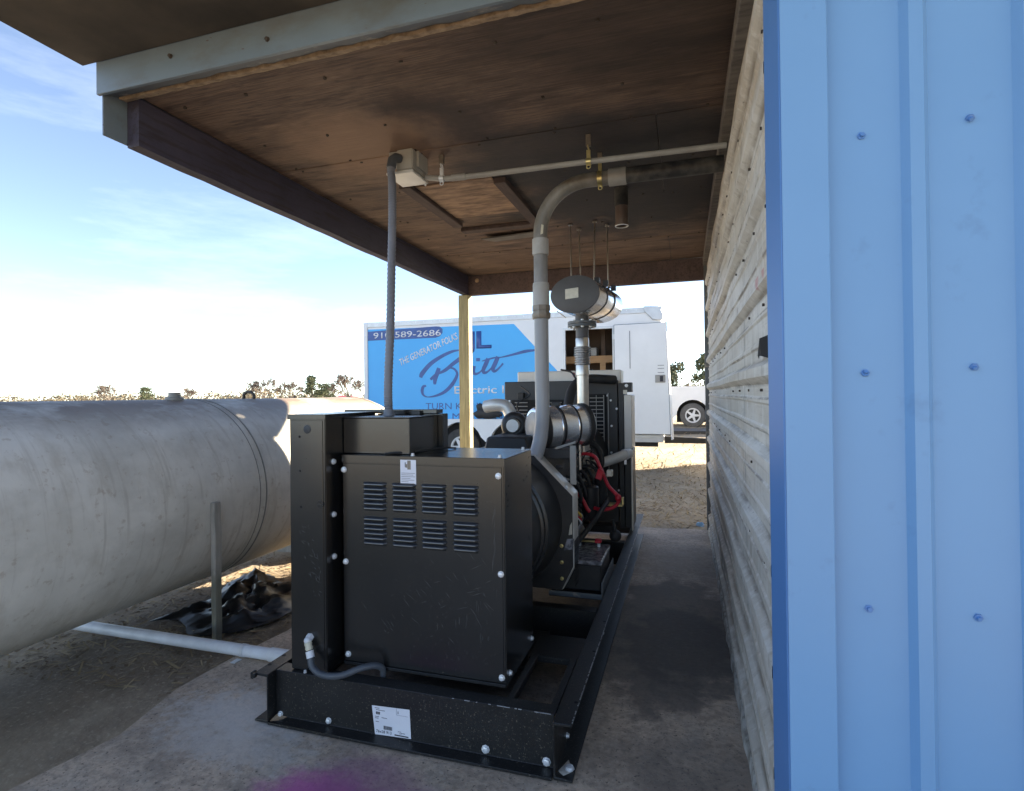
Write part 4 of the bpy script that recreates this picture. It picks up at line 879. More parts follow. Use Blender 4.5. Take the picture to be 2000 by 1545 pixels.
b = MB(); clamp_band(b, (XE, YE, 1.04), (0, 0, 1), .0485, .03, .008); b.build('stack_clamp', 'steel', ex)
b = MB(); b.torus((XE + .06, YE - .15, .82), (.2, 1, 0), .11, .012, 26, 8); b.build('sensor_loop', 'rubber', ex)
# --- muffler
m0 = Vector((-.822, 4.40, 2.292)); m1 = Vector((-.715, 5.13, 2.292)); ma = (m1 - m0).normalized()
def oval(b, pa, pb, prof, n=44, cap=True): return b.lathe(pa, pb, prof, n, cap, sx=.203, sy=.149)
mf = MB(); oval(mf, m0, m1, [(0, .96), (.012, .99), (.03, 1), (.97, 1), (1, .96)]); mf = mf.build('muffler', 'chrome', gen, smooth=40)
b = MB(); oval(b, m0 - ma * .010, m0 - ma * .001, [(0, .97), (.3, 1.0), (1, 1.01)]); b.build('end_cap', 'capmuff', mf)
b = MB(); q = m0 - ma * .0115; u = Vector((0, 0, 1)).cross(ma).normalized(); u = -u if u.x < 0 else u
def quadp(cx, cz, w, h_, y): return [q + u * (cx - w) + Vector((0, 0, cz - h_)) - ma * y, q + u * (cx + w) + Vector((0, 0, cz - h_ + .006)) - ma * y, q + u * (cx + w) + Vector((0, 0, cz + h_ + .004)) - ma * y, q + u * (cx - w) + Vector((0, 0, cz + h_ - .002)) - ma * y]
b.hexa(quadp(-.02, .005, .055, .041, 0), quadp(-.02, .005, .055, .041, .003)); b.build('maker_plate', 'plate', mf, bevel=.001)
for f in (.30, .62):
    b = MB(); p = m0 + (m1 - m0) * f; oval(b, p - ma * .007, p + ma * .007, [(0, 1.0), (0, 1.025), (1, 1.025), (1, 1.0)], cap=False)
    pr_ = p + u * .19 + Vector((0, 0, .10)); b.box(pr_.x - .02, pr_.x + .02, pr_.y - .018, pr_.y + .018, pr_.z - .015, pr_.z + .03); b.build('hanger_band', 'engine', mf)
b = MB(); b.cyl((XE, YE, 2.095), (XE, YE, 2.19), .056, 24); b.build('inlet_pipe', 'capmuff', mf, smooth=60)
b = MB(); b.lathe((XE + .01, YE - .10, 2.17), (XE + .08, YE + .25, 2.135), [(0, .004), (1, .004)], 6); b.cyl((-1.0, 4.55, 2.19), (-.91, 4.47, 2.12), .004, 6); b.build('hanger_wire', 'steel', mf)
for (xa, ya, dx, z0_) in ((-.935, 4.86, .004, 2.40), (-.88, 5.02, .012, 2.42), (-.735, 4.84, -.012, 2.42), (-.63, 4.98, .006, 2.385)):
    b = MB(); b.cyl((xa, ya, z0_), (xa + dx * -1, ya, 2.99), .0065, 8); b.lathe((xa - dx, ya, 2.992), (xa - dx, ya, 2.978), [(0, .02), (1, .02)], 8); b.cyl((xa, ya, z0_ + .02), (xa, ya, z0_ + .045), .012, 6); b.build('hanger_rod', 'steel', mf)
b = MB(); b.box(-.70, -.66, 4.62, 4.70, 2.42, 2.46); b.torus((-.615, 4.9, 2.40), (0, 1, 0), .022, .005, 16, 6); b.box(-.61, -.585, 4.78, 4.84, 2.345, 2.375); b.build('hanger_bracket', 'engine', mf)
# --- radiator
rad = MB().box(-1.71, -.60, 5.32, 5.40, .30, 1.63).build('radiator_shroud', 'shroud', gen, bevel=.006)
MB().box(-1.60, -.575, 5.405, 5.62, 1.55, 1.73).build('radiator_top_tank', 'tanpaint', gen, bevel=.01)
b = MB(); b.tube([(-1.03, 5.40, 1.715), (-1.03, 5.40, 1.70), (-1.03, 5.395, 1.668)], [.001, .016, .001], 10); b.build('red_decal', 'red', gen)
core = MB().box(-1.70, -.62, 5.405, 5.60, .32, 1.545).build('radiator_core', 'engine', gen)
b = MB(); b.box(-.59, -.545, 5.30, 5.66, .25, 1.60); b.build('shroud_edge', 'shroud', rad, bevel=.004)
b = MB(); b.box(-.542, -.470, 5.30, 5.62, .985, 1.49); b.build('charge_air_tank', 'tanpaint', gen, bevel=.008)
b = MB(); b.box(-.542, -.47, 5.305, 5.62, .26, .98); b.build('radiator_side_panel', 'engine', gen, bevel=.004)
b = MB(); b.box(-.545, -.468, 5.29, 5.42, 1.515, 1.605); b.build('tank_bracket', 'engine', gen, bevel=.004); b = MB(); b.box(-.545, -.51, 5.28, 5.29, 1.50, 1.535); b.build('bracket_tag', 'plate', gen)
bolt(gen, (-.515, 5.285, 1.575), r=.013)
b = MB(); b.box(-.478, -.468, 5.24, 5.30, .25, .98); b.build('edge_strip', 'tanpaint', rad, bevel=.001)
for x, z in ((-.665, 1.44), (-.66, 1.20), (-.665, .95), (-1.66, 1.44), (-.70, 1.485), (-1.05, 1.48), (-.61, 1.36), (-.61, .90), (-.60, .6)): bolt(rad, (x, 5.32, z), r=.009)
# fan guards: frame and bars
gb = MB(); gb.box(-.86, -.73, 5.300, 5.306, .0, .008); bar = gb.build('guard_bar', 'emt', None, smooth=0)
bar.parent = rad; n_ = 0
for k in range(17):
    z = 1.46 - .0365 * k
    if n_ == 0: bar.location = Vector((0, 0, z)) - base_of(rad)
    else: dup(bar, (0, 0, z), rad)
    n_ += 1
for k in range(17):
    dup(bar, (-.74 if k < 8 else -.40, 0, 1.42 - .0365 * (k % 8)), rad)
b = MB(); b.box(-.885, -.700, 5.308, 5.3185, .82, 1.50); b.build('guard_backing', 'dark', rad)
b = MB(); b.box(-1.63, -1.38, 5.308, 5.3185, 1.02, 1.45); b.box(-1.28, -1.1, 5.308, 5.3185, 1.08, 1.45); b.build('guard_backing', 'dark', rad)
b = MB(); b.box(-.732, -.724, 5.296, 5.303, .80, 1.49); b.box(-.69, -.683, 5.296, 5.303, .80, 1.51); b.box(-.80, -.795, 5.296, 5.2995, .80, 1.49); b.build('guard_frame', 'emt', rad)
b = MB(); b.lathe((-1.15, 5.0, .88), (-1.15, 5.30, .88), [(0, .10), (.2, .42), (1, .46)], 32, cap=False); b.build('fan_ring', 'engine', rad)
b = MB(); b.box(-1.56, -1.50, 5.26, 5.32, 1.46, 1.52); b.box(-1.36, -1.24, 5.40, 5.44, 1.56, 1.62); b.cyl((-1.33, 5.45, 1.725), (-1.33, 5.45, 1.765), .04, 16); b.cyl((-.93, 5.5, 1.73), (-.93, 5.5, 1.77), .018, 12); b.box(-1.0, -.86, 5.48, 5.52, 1.73, 1.745); b.build('radiator_cap', 'rubber', gen, bevel=.004)
MB().box(-1.66, -.62, 5.15, 5.31, .235, .30).build('radiator_foot', 'engine', gen, bevel=.004)

# --- battery on its tray
MB().box(-.86, -.515, 3.57, 4.16, .195, .212).build('battery_tray', 'skid', gen, bevel=.002)
b = MB(); b.box(-.86, -.515, 3.565, 3.572, .20, .232); b.box(-.522, -.515, 3.575, 4.16, .213, .30); b.build('tray_edge', 'fasciadark', gen, bevel=.001)
bt = thing('battery', (-.67, 3.88, .213), 'black starter battery with film covered top on the skid tray', 'battery')
MB().box(-.80, -.535, 3.66, 4.10, .214, .385).build('case', 'rubber', bt, bevel=.008)
MB().box(-.805, -.53, 3.655, 4.105, .386, .412).build('cover', 'battop', bt, bevel=.006)
b = MB(); b.cyl((-.60, 4.02, .412), (-.60, 4.02, .440), .012, 12); b.cyl((-.74, 4.02, .412), (-.74, 4.02, .440), .012, 12); b.build('terminal', 'zinc', bt)
b = MB(); b.box(-.625, -.58, 3.99, 4.04, .441, .468); b.build('terminal_boot', 'red', bt, bevel=.006)
b = MB(); b.box(-.81, -.60, 4.06, 4.075, .43, .442); b.build('hold_down_bar', 'brass', bt)
# ================================================================== THINGS ON THE GROUND
gp = thing('ground_pipe', (-2.6, 2.65, 0), 'white PVC pipe lying on the concrete left of the skid', 'pipe')
b = MB(); b.tube([(-5.2, 2.70, .02), (-3.4, 2.66, .035), (-2.44, 2.652, .04), (-2.14, 2.648, .042)], .0335, 20); b.build('pipe', 'white', gp, smooth=60)
b = MB(); b.lathe((-2.27, 2.65, .041), (-2.13, 2.648, .042), [(0, .034), (.05, .0385), (1, .0385)], 20); b.build('coupling', 'white', gp)
b = MB(); clamp_band(b, (-2.455, 2.652, .04), (1, 0, 0), .0335, .03, .003, 20); b.box(-2.475, -2.44, 2.585, 2.62, .002, .006); b.box(-2.47, -2.44, 2.565, 2.60, .004, .009); b.build('pipe_strap', 'zinc', gp)
fp = thing('support_post', (-2.865, 2.9, -.05), 'weathered grey upright board with mossy foot beside the tank', 'post')
b = MB(); rs = []; rnd = random.Random(1)
for k in range(10):
    z = -.1 + .935 * k / 9; j = rnd.uniform(-.004, .004); rs.append([(-2.894 + j, 2.85, z), (-2.858 + j, 2.85, z), (-2.858 + j, 2.905, z), (-2.894 + j, 2.905, z)])
b.rings(rs); b.build('board', 'oldpost', fp, bevel=.004)
# black plastic under the tank
b = MB(); rnd = random.Random(15); N = 28; g = []
for i in range(N):
    row = []
    for j in range(N):
        u, v = i / (N - 1), j / (N - 1); x = -3.55 + .75 * u + .1 * math.sin(v * 5); y = 2.95 + 1.0 * v + .08 * math.sin(u * 7)
        e = min(u, 1 - u, v, 1 - v); row.append(b.bm.verts.new((x + rnd.uniform(-.012, .012), y + rnd.uniform(-.012, .012), -.03 + (.06 + .05 * math.sin(u * 13 + v * 5) * math.sin(v * 11 - u * 4) + rnd.uniform(-.018, .022)) * min(1, e * 5))))
    g.append(row)
for i in range(N - 1):
    for j in range(N - 1):
        b.bm.faces.new((g[i][j], g[i + 1][j], g[i + 1][j + 1], g[i][j + 1]))
tag(b.build('plastic_sheet', 'tarp', smooth=60), 'crumpled black plastic sheeting on the ground under the tank', 'plastic sheet')
# tank
tk = thing('storage_tank', (-3.56, 3.4, 0), 'long weathered grey steel tank lying left of the generator', 'tank')
TX, TZ, TR = -3.565, .828, .668
b = MB(); b.lathe((TX, .15, TZ), (TX, 5.98, TZ), [(0, .12), (.005, .30), (.018, .46), (.04, .58), (.06, .64), (.08, TR), (.92, TR), (.94, .64), (.96, .58), (.982, .46), (.995, .30), (1, .12)], 72); b.build('shell', 'tank', tk, smooth=50)
for y in (1.6, 3.36, 5.45):
    b = MB(); b.torus((TX, y, TZ), (0, 1, 0), TR + .0005, .006, 72, 6); b.build('weld_seam', 'weld', tk, smooth=60)
b = MB(); b.box(TX - .3, TX + .52, 2.2, 5.4, TZ + .345 + .0, TZ + .35) if False else b.torus((TX, 3.30, TZ), (0, 1, 0), TR + .0003, .0035, 72, 6); b.build('weld_seam', 'weld', tk, smooth=60)
for y in (3.93, 1.9):
    b = MB(); b.tube([(TX - .055, y, TZ + TR - .01), (TX - .05, y, TZ + TR + .035), (TX - .025, y, TZ + TR + .055), (TX + .025, y, TZ + TR + .055), (TX + .05, y, TZ + TR + .035), (TX + .055, y, TZ + TR - .01)], .013, 10); b.build('lifting_lug', 'screwdark', tk, smooth=60)
b = MB(); b.lathe((TX + .05, 3.15, TZ + TR - .02), (TX + .05, 3.15, TZ + TR + .05), [(0, .06), (.5, .06), (.55, .04), (1, .04)], 16); b.build('filler_cap', 'weld', tk)
b = MB(); b.lathe((TX + .03, 4.5, TZ + TR - .02), (TX + .03, 4.5, TZ + TR + .02), [(0, .022), (1, .02)], 10); b.build('plug', 'screwdark', tk)
for y in (1.2, 4.75):
    b = MB(); b.prism([(TX - .42, -.06), (TX + .42, -.06), (TX + .42, .20), (TX + .25, .20), (TX, .15), (TX - .25, .20), (TX - .42, .20)], 'Y', y, y + .18); b.build('saddle', 'oldpost', tk)
# yellow valve scrap
b = MB(); b.box(-2.87, -2.79, 3.62, 3.66, .24, .26); b.cyl((-2.85, 3.64, -.02), (-2.85, 3.64, .24), .012, 8); tag(b.build('copper_line', 'copperpipe', smooth=30), 'short copper fuel line standing beside the tank behind the cabinet', 'pipe')

# ================================================================== TRAILER
YT = 11.5
tr = thing('box_trailer', (-3.8, 12.6, 0), 'white and blue lettered cargo trailer with its side door swung open', 'trailer')
TXL, TXR, TZ0, TZ1, YB = -7.10, -.43, .58, 3.16, 13.9
OX0, OX1, OZ0, OZ1 = -2.36, -1.39, .78, 2.83
sk = MB(); t = .05
for (xa, xb, za, zb) in ((TXL, OX0, TZ0, TZ1), (OX1, TXR, TZ0, TZ1), (OX0, OX1, OZ1, TZ1), (OX0, OX1, TZ0, OZ0)): sk.box(xa, xb, YT, YT + t, za, zb)
sk.build('side_wall', 'twhite', tr)
MB().box(TXL, TXR, YB - t, YB, TZ0, TZ1).build('far_side_wall', 'twhite', tr)
MB().box(TXL, TXL + t, YT + t + .001, YB - t - .001, TZ0, TZ1).build('rear_wall', 'twhite', tr)
MB().box(TXR - t, TXR, YT + t + .001, YB - t - .001, TZ0, TZ1).build('front_wall', 'twhite', tr)
MB().box(TXL, TXR, YT, YB, TZ1 + .002, TZ1 + .05).build('roof', 'twhite', tr)
MB().box(TXL + t, TXR - t, YT + t, YB - t, TZ0 + .02, TZ0 + .08).build('floor', 'tinside', tr)
MB().box(TXL - .015, TXR + .01, YT - .018, YT - .001, TZ1 - .055, TZ1 + .055).build('roof_rail', 'talu', tr, bevel=.004)
MB().box(TXL - .015, TXR + .01, YT - .014, YT - .001, TZ0 - .05, TZ0 + .05).build('bottom_rail', 'talu', tr, bevel=.004)
MB().box(TXL - .02, TXL + .075, YT - .022, YT - .0185, TZ0, TZ1 + .05).build('corner_post', 'twhite', tr, bevel=.004)
b = MB(); b.prism([(TXR - .16, TZ1 - .20), (TXR + .02, TZ1 - .22), (TXR + .04, TZ1 - .10), (TXR - .04, TZ1 + .065), (TXR - .33, TZ1 + .075), (TXR - .33, TZ1 - .01)], 'Y', YT - .04, YT - .020); b.build('corner_cap', 'talu', tr, bevel=.01)
b = MB()
for i in range(34): b.lathe((TXL + .15 + .195 * i, YT - .018, TZ1 + .012), (TXL + .15 + .195 * i, YT - .023, TZ1 + .012), [(0, .012), (1, .008)], 6)
tag(b.build('rivets', 'zinc', tr), kind='stuff')
# inside: rear lining, shelves
MB().box(OX0 - .8, OX1 + .3, YT + 1.0, YT + 1.02, TZ0 + .1, TZ1 - .05).build('inner_partition', 'tinside', tr)
MB().box(OX0 - .5, OX1 + .2, YT + .55, YT + 1.0, 2.17, 2.32).build('timber_shelf', 'shelf', tr)
MB().box(OX0 - .5, OX1 + .2, YT + .55, YT + 1.0, 1.42, 1.50).build('timber_shelf', 'shelf', tr)
MB().box(-1.72, -1.60, YT + .52, YT + .548, .7, 2.168).build('shelf_upright', 'shelf', tr)
MB().box(-1.70, -1.61, YT + .60, YT + .70, 2.325, 3.0).build('shelf_upright', 'tinside', tr)
for (xa, xb, za, zb, m_, nm, lb) in ((-2.3, -2.0, 2.325, 2.52, 'greybox', 'tool_case', 'grey case on the left of the trailer top shelf'), (-1.93, -1.80, 2.325, 2.50, 'boxgrey', 'parts_carton', 'small pale carton mid shelf inside the trailer door'), (-2.32, -2.02, 1.505, 1.80, 'redbox', 'fuel_case', 'dark red case on lower trailer shelf left side'), (-1.98, -1.74, 1.505, 1.95, 'redbox', 'storage_crate', 'tall dark red crate on lower trailer shelf beside the upright')):
    o = thing(nm, ((xa + xb) / 2, YT + .75, za), lb, 'case'); MB().box(xa, xb, YT + .60, YT + .9, za, zb).build('body', m_, o, bevel=.012); MB().box(xa + .01, xb - .01, YT + .595, YT + .9, zb - .035, zb - .03).build('lid_line', 'ink', o)
MB().box(OX0 - .045, OX0 - .002, YT - .016, YT - .001, OZ0 - .04, OZ1 + .05).build('door_frame', 'talu', tr); MB().box(OX1 + .002, OX1 + .045, YT - .016, YT - .001, OZ0 - .04, OZ1 + .05).build('door_frame', 'talu', tr); MB().box(OX0 - .044, OX1 + .044, YT - .0155, YT - .0012, OZ1 + .002, OZ1 + .048).build('door_frame', 'talu', tr)
# open door folded against the wall
dr = MB(); dr.hexa([(-1.34, YT - .10, .70), (-.275, YT - .17, .70), (-.275, YT - .13, .70), (-1.34, YT - .06, .70)], [(-1.34, YT - .10, 2.88), (-.335, YT - .17, 2.88), (-.335, YT - .13, 2.88), (-1.34, YT - .06, 2.88)])
dr = dr.build('side_door', 'twhite', tr, bevel=.008)
MB().box(-.55, -.36, YT - .185, YT - .172, 1.71, 1.86).build('door_latch', 'emt', dr, bevel=.008); MB().box(-.46, -.40, YT - .198, YT - .186, 1.73, 1.84).build('latch_handle', 'ink', dr, bevel=.006)
b = MB(); b.hexa([(-1.352, YT - .055, .688), (-.262, YT - .125, .688), (-.262, YT - .120, .688), (-1.352, YT - .050, .688)], [(-1.352, YT - .055, 2.892), (-.323, YT - .125, 2.892), (-.323, YT - .120, 2.892), (-1.352, YT - .050, 2.892)]); b.build('door_gasket', 'chassis', dr)
for z in (1.9, 1.98, 2.04): MB().box(-.50, -.38, YT - .176, YT - .172, z, z + .012).build('door_scuff', 'inkgrey', dr)
b = MB(); b.box(-1.04, -1.025, YT - .128, YT - .120, 2.0, 2.75); b.build('door_print', 'inkgrey', dr)
for z in (.95, 1.8, 2.65): 
    b = MB(); b.box(-1.385, -1.335, YT - .062, YT - .02, z - .05, z + .05); b.build('hinge', 'talu', dr)
b = MB(); b.hexa([(-.262, YT - .19, .60), (-.225, YT - .02, .60), (-.215, YT - .02, .60), (-.25, YT - .20, .60)], [(-.33, YT - .16, 2.7), (-.32, YT - .02, 2.7), (-.31, YT - .02, 2.7), (-.32, YT - .17, 2.7)]); b.build('door_edge_seal', 'twhite', dr)
# wrap and lettering (flat print on the side)
def face(pts, m_, nm, y): 
    b = MB(); b.hexa([(x, y, z) for x, z in pts], [(x, y - .002, z) for x, z in pts]); return b.build(nm, m_, tr, smooth=0)
face([(-7.02, .64), (-2.42, .64), (-2.42, 1.87), (-3.47, 3.02), (-7.02, 3.06)], 'tblue', 'blue_wrap', YT - .002)
YL = YT - .0045
face([(-7.02, 2.80), (-5.30, 2.80), (-5.20, 2.83), (-5.13, 2.90), (-5.13, 2.99), (-5.20, 3.045), (-5.30, 3.055), (-7.02, 3.01)], 'tnavy', 'phone_banner', YL)
text_mesh('phone_lettering', '910-589-2686', 'tprint', tr, -6.87, 2.845, 1.70, .135, YL - .0025, .002, bold=.006)
text_mesh('slogan_lettering', 'THE GENERATOR FOLKS', 'tprint', tr, -6.17, 2.20, 1.53, .150, YL, .002, shear=.22, angle=R(21.5), bold=.012)
text_mesh('initial_lettering', 'J', 'tnavy', tr, -4.60, 2.535, .235, .36, YL, .002, bold=.03); text_mesh('initial_lettering', 'L', 'tnavy', tr, -4.33, 2.535, .35, .36, YL, .002, bold=.03)
text_mesh('name_lettering', 'Electric Inc.', 'tprint', tr, -4.86, 1.545, 1.55, .165, YL, .002, bold=.012)
text_mesh('service_lettering', 'TURN KEY INSTALLATION', 'tnavy', tr, -5.56, 1.20, 2.85, .145, YL, .002)
text_mesh('service_lettering', 'SERVICE & MAINTENANCE', 'tnavy', tr, -6.25, .97, 3.25, .145, YL, .002)
STROKES = [
    ([(-5.679, 1.918), (-5.639, 2.007), (-5.44, 2.211), (-5.18, 2.369), (-4.923, 2.473), (-4.758, 2.5), (-4.594, 2.506)], [0.079, 0.107, 0.095, 0.079, 0.062, 0.034, 0.022]),
    ([(-4.594, 2.506), (-4.576, 2.449), (-4.671, 2.347), (-4.875, 2.213), (-5.054, 2.082), (-5.183, 2.02), (-5.261, 1.993)], [0.022, 0.056, 0.095, 0.084, 0.079, 0.056, 0.034]),
    ([(-5.227, 2.122), (-5.261, 2.022), (-5.307, 1.917), (-5.328, 1.834), (-5.331, 1.757)], [0.09, 0.107, 0.101, 0.09, 0.062]),
    ([(-5.438, 1.872), (-5.366, 1.918), (-5.3, 1.976)], [0.056, 0.079, 0.067]),
    ([(-5.003, 2.122), (-4.876, 2.101), (-4.801, 2.023), (-4.802, 1.93), (-4.905, 1.756), (-5.086, 1.594), (-5.292, 1.508), (-5.501, 1.478), (-5.611, 1.523), (-5.643, 1.613), (-5.616, 1.708), (-5.544, 1.731)], [0.028, 0.045, 0.051, 0.067, 0.084, 0.073, 0.051, 0.02, 0.045, 0.073, 0.067, 0.039]),
    ([(-4.719, 2.065), (-4.649, 2.11), (-4.6, 2.074), (-4.607, 1.98), (-4.525, 2.002), (-4.412, 2.092)], [0.045, 0.067, 0.062, 0.056, 0.034, 0.028]),
    ([(-4.387, 2.144), (-4.407, 2.057), (-4.395, 1.987), (-4.327, 1.974), (-4.24, 2.019), (-4.141, 2.12)], [0.079, 0.079, 0.067, 0.051, 0.034, 0.028]),
    ([(-4.06, 2.296), (-4.116, 2.177), (-4.172, 2.063), (-4.161, 1.994), (-4.081, 2.009), (-3.983, 2.093), (-3.909, 2.183)], [0.09, 0.095, 0.084, 0.067, 0.045, 0.031, 0.028]),
    ([(-3.835, 2.33), (-3.897, 2.194), (-3.953, 2.081), (-3.929, 2.023), (-3.862, 2.044), (-3.777, 2.122), (-3.722, 2.183)], [0.09, 0.095, 0.09, 0.067, 0.045, 0.036, 0.043]),
    ([(-4.201, 2.246), (-4.041, 2.284), (-3.895, 2.314), (-3.763, 2.316), (-3.523, 2.36), (-3.228, 2.423), (-3.041, 2.44), (-2.88, 2.445)], [0.02, 0.039, 0.031, 0.025, 0.045, 0.067, 0.045, 0.013]),
    ([(-4.336, 2.281), (-4.25, 2.279)], [0.07, 0.07]),
]
b = MB()
for i, (p, w) in enumerate(STROKES): stroke(b, p, w, YL - .0004 * i, .002, 8)
b.build('script_lettering', 'tnavy', tr, smooth=0)
# chassis, fender, wheels
MB().box(TXL + .1, TXR - .1, YT + .25, YT + .35, .42, .57).build('chassis_rail', 'chassis', tr); MB().box(TXL + .1, TXR - .1, YB - .35, YB - .25, .42, .57).build('chassis_rail', 'chassis', tr)
def arc(cx, cz, r, a0, a1, n): return [(cx + r * math.cos(R(a0 + (a1 - a0) * i / n)), cz + r * math.sin(R(a0 + (a1 - a0) * i / n))) for i in range(n + 1)]
WX = (-4.66, -3.50)
prof = arc(WX[0], .43, .50, 180, 20, 12) + [(-4.08, .50)] + arc(WX[1], .43, .50, 160, 0, 12)
outer = [(-2.9, .43), (-2.9, .72), (-3.2, .99), (-4.95, .99), (-5.25, .72), (-5.25, .43)]
b = MB(); b.prism([(x, z) for x, z in prof] + outer, 'Y', YT - .16, YT - .025); b.build('fender', 'twhite', tr)
b = MB(); b.prism([(-5.24, .25), (-2.92, .25), (-2.92, .9), (-5.24, .9)], 'Y', YT - .02, YT - .0145); b.build('fender_liner', 'dark', tr)
def wheel(parent, cx, cy, cz, r, w, nm='wheel', spokes=6, tm='tyre'):
    """axis along Y, outer face towards -Y"""
    wt = MB(); wt.lathe((cx, cy, cz), (cx, cy + w, cz), [(0, r * .60), (0.02, r * .62), (0, r * .80), (.10, r * .95), (.2, r), (.8, r), (.9, r * .95), (1, r * .8), (1, r * .55)], 40, cap=False); wt = wt.build(nm, tm, parent, smooth=40)
    b = MB(); b.lathe((cx, cy + .005, cz), (cx, cy + w * .6, cz), [(0, r * .60), (0, r * .52), (.35, r * .48), (.4, r * .1)], 36, cap=False)
    for k in range(spokes):
        a = 2 * math.pi * k / spokes; d = Vector((math.cos(a), 0, math.sin(a))); n = Vector((-d.z, 0, d.x)); c = Vector((cx, cy + .012, cz))
        lo = [c + d * r * .12 - n * r * .10, c + d * r * .52 - n * r * .07, c + d * r * .52 + n * r * .07, c + d * r * .12 + n * r * .10]; b.hexa(lo, [p + Vector((0, .03, 0)) for p in lo])
    b.lathe((cx, cy - .004, cz), (cx, cy + .05, cz), [(0, r * .10), (.3, r * .16), (1, r * .17)], 16); b.build('rim', 'rim', wt, smooth=40)
    b = MB(); b.lathe((cx, cy + .045, cz), (cx, cy + .05, cz), [(0, r * .49), (1, r * .49)], 30); b.build('brake_disc', 'chassis', wt)
    return wt
for x in WX: wheel(tr, x, YT - .14, .37, .41, .22)
b = MB(); b.prism([(-.43, .42), (-.43, .57), (.95, .50), (.95, .42)], 'Y', YT + 1.15, YT + 1.25); b.build('tongue', 'chassis', tr)
cv = thing('black_bag', (-4.05, YT - .09, .992), 'slumped black bag lying on the white trailer fender', 'bag')
b = MB(); rnd = random.Random(14); b.ball((-4.06, YT - .09, 1.11), .2, 3, (1.6, .34, .62)); b.ball((-4.18, YT - .09, 1.22), .12, 2, (1.2, .5, .9)); b.ball((-3.93, YT - .09, 1.15), .13, 2, (1.3, .5, .9))
for v in b.bm.verts: v.co += Vector((math.sin(v.co.z * 31 + v.co.x * 17), 0, math.sin(v.co.x * 23 + v.co.z * 9))) * .022; v.co.z = max(v.co.z, .994)
b.build('bag_body', 'rubber', cv)
b = MB(); b.tube(bez([(-4.12, YT - .09, 1.2), (-4.05, YT - .1, 1.32), (-3.95, YT - .09, 1.27)], 8), .015, 6); b.build('handle', 'chassis', cv)
# ================================================================== PICKUP beyond the trailer
pk = thing('pickup_truck', (2.0, 21.2, gz(0, 21)), 'white pickup truck parked beyond the trailer, rear wheel showing', 'pickup truck')
PX, PZ, PY = 0.26, .70, 21.0
body = [(-.85, .62), (-.85, 1.0), (-.80, 1.66), (1.62, 1.66)]
cabp = [(1.62, 1.66), (1.74, 2.22), (3.1, 2.24), (3.75, 1.70), (4.75, 1.62), (4.95, 1.40), (4.98, .62)]
low = [(4.72, .62)] + arc(4.15, PZ, .56, 0, 180, 14) + [(3.55, .60), (.84, .60)] + arc(.26, PZ, .56, 0, 180, 14) + [(-.42, .62)]
b = MB(); b.prism([(x, z + .08) for x, z in (body + cabp[1:])] + [(x, z) for x, z in low], 'Y', PY, PY + 1.9); pb = b.build('body', 'twhite', pk, smooth=20)
for cx in (.26, 4.15):
    b = MB(); b.prism(arc(cx, PZ, .552, 0, 180, 14) + [(cx - .555, .45), (cx + .555, .45)], 'Y', PY + .34, PY + 1.84); b.build('wheel_arch', 'dark', pk)
    wheel(pk, cx, PY + .02, PZ, .44, .28, spokes=5, tm='dustytyre')
b = MB(); b.prism([(1.86, 1.80), (1.92, 2.22), (2.42, 2.24), (2.42, 1.80)], 'Y', PY - .004, PY + .001); b.prism([(2.5, 1.80), (2.5, 2.24), (3.06, 2.24), (3.55, 1.80)], 'Y', PY - .004, PY + .001); b.build('side_window', 'glass', pk)
MB().box(-1.0, -.86, PY + .1, PY + 1.8, .62, .82).build('rear_bumper', 'rim', pk, bevel=.02); MB().box(.90, 3.4, PY - .012, PY - .001, 1.02, 1.06).build('side_moulding', 'talu', pk)
MB().box(-.875, -.85, PY + .02, PY + .12, 1.2, 1.6).build('tail_light', 'red', pk)
b = MB(); b.box(-.9, 3.4, 18.6, 18.75, .14, .30); lt = thing('flat_trailer', (1.2, 19.4, .2), 'low black flat trailer standing in front of the pickup wheel', 'trailer'); b.build('side_rail', 'chassis', lt, bevel=.01)
MB().box(-.9, 3.4, 18.76, 20.3, .25, .29).build('deck', 'greyboard', lt)
for x in (1.6, 2.3):
    b = MB(); b.lathe((x, 18.55, .34), (x, 18.35, .34), [(0, .3), (1, .3)], 20); b.build('wheel', 'tyre', lt)
# unseen shed added off to the right to shade the yard behind the shelter
ns = thing('added_shade_shed', (4.2, 12.0, 0), 'unseen grey metal shed added to shade the yard behind the shelter', 'shed')
MB().box(1.9, 7.0, 9.0, 14.4, -.1, 2.15).build('wall', 'roofmetal', ns); b = MB(); b.prism([(8.8, 2.152), (14.6, 2.152), (14.6, 2.2), (11.7, 2.75), (8.8, 2.2)], 'X', 1.75, 7.15); b.build('roof', 'talu', ns); MB().box(3.2, 4.2, 8.97, 8.999, -.05, 1.95).build('door', 'blue', ns)

# ================================================================== YARD LITTER
def litter(nm, m_, n, area, size, seed, up_=.4, zf=None, dens=None):
    r = random.Random(seed); vs = []; fs = []
    while len(fs) < n:
        x = r.uniform(area[0], area[1]); y = r.uniform(area[2], area[3])
        if dens and not dens(x, y): continue
        z = (zf(x, y) if zf else gz(x, y)) + .003; L = r.uniform(*size); w = L * r.uniform(.06, .14) if m_ == 'straw' else L * r.uniform(.4, .8)
        a = r.uniform(0, 6.28); d = Vector((math.cos(a), math.sin(a), r.uniform(0, up_))) * L; nn = Vector((-math.sin(a), math.cos(a), r.uniform(-.3, .3))) * w; p = Vector((x, y, z)); k = len(vs)
        vs += [p, p + d, p + d + nn, p + nn]; fs.append((k, k + 1, k + 2, k + 3))
    me = bpy.data.meshes.new(nm); me.from_pydata(vs, [], fs); me.materials.append(M[m_]); o = bpy.data.objects.new(nm, me); C.objects.link(o); return tag(o, kind='stuff')
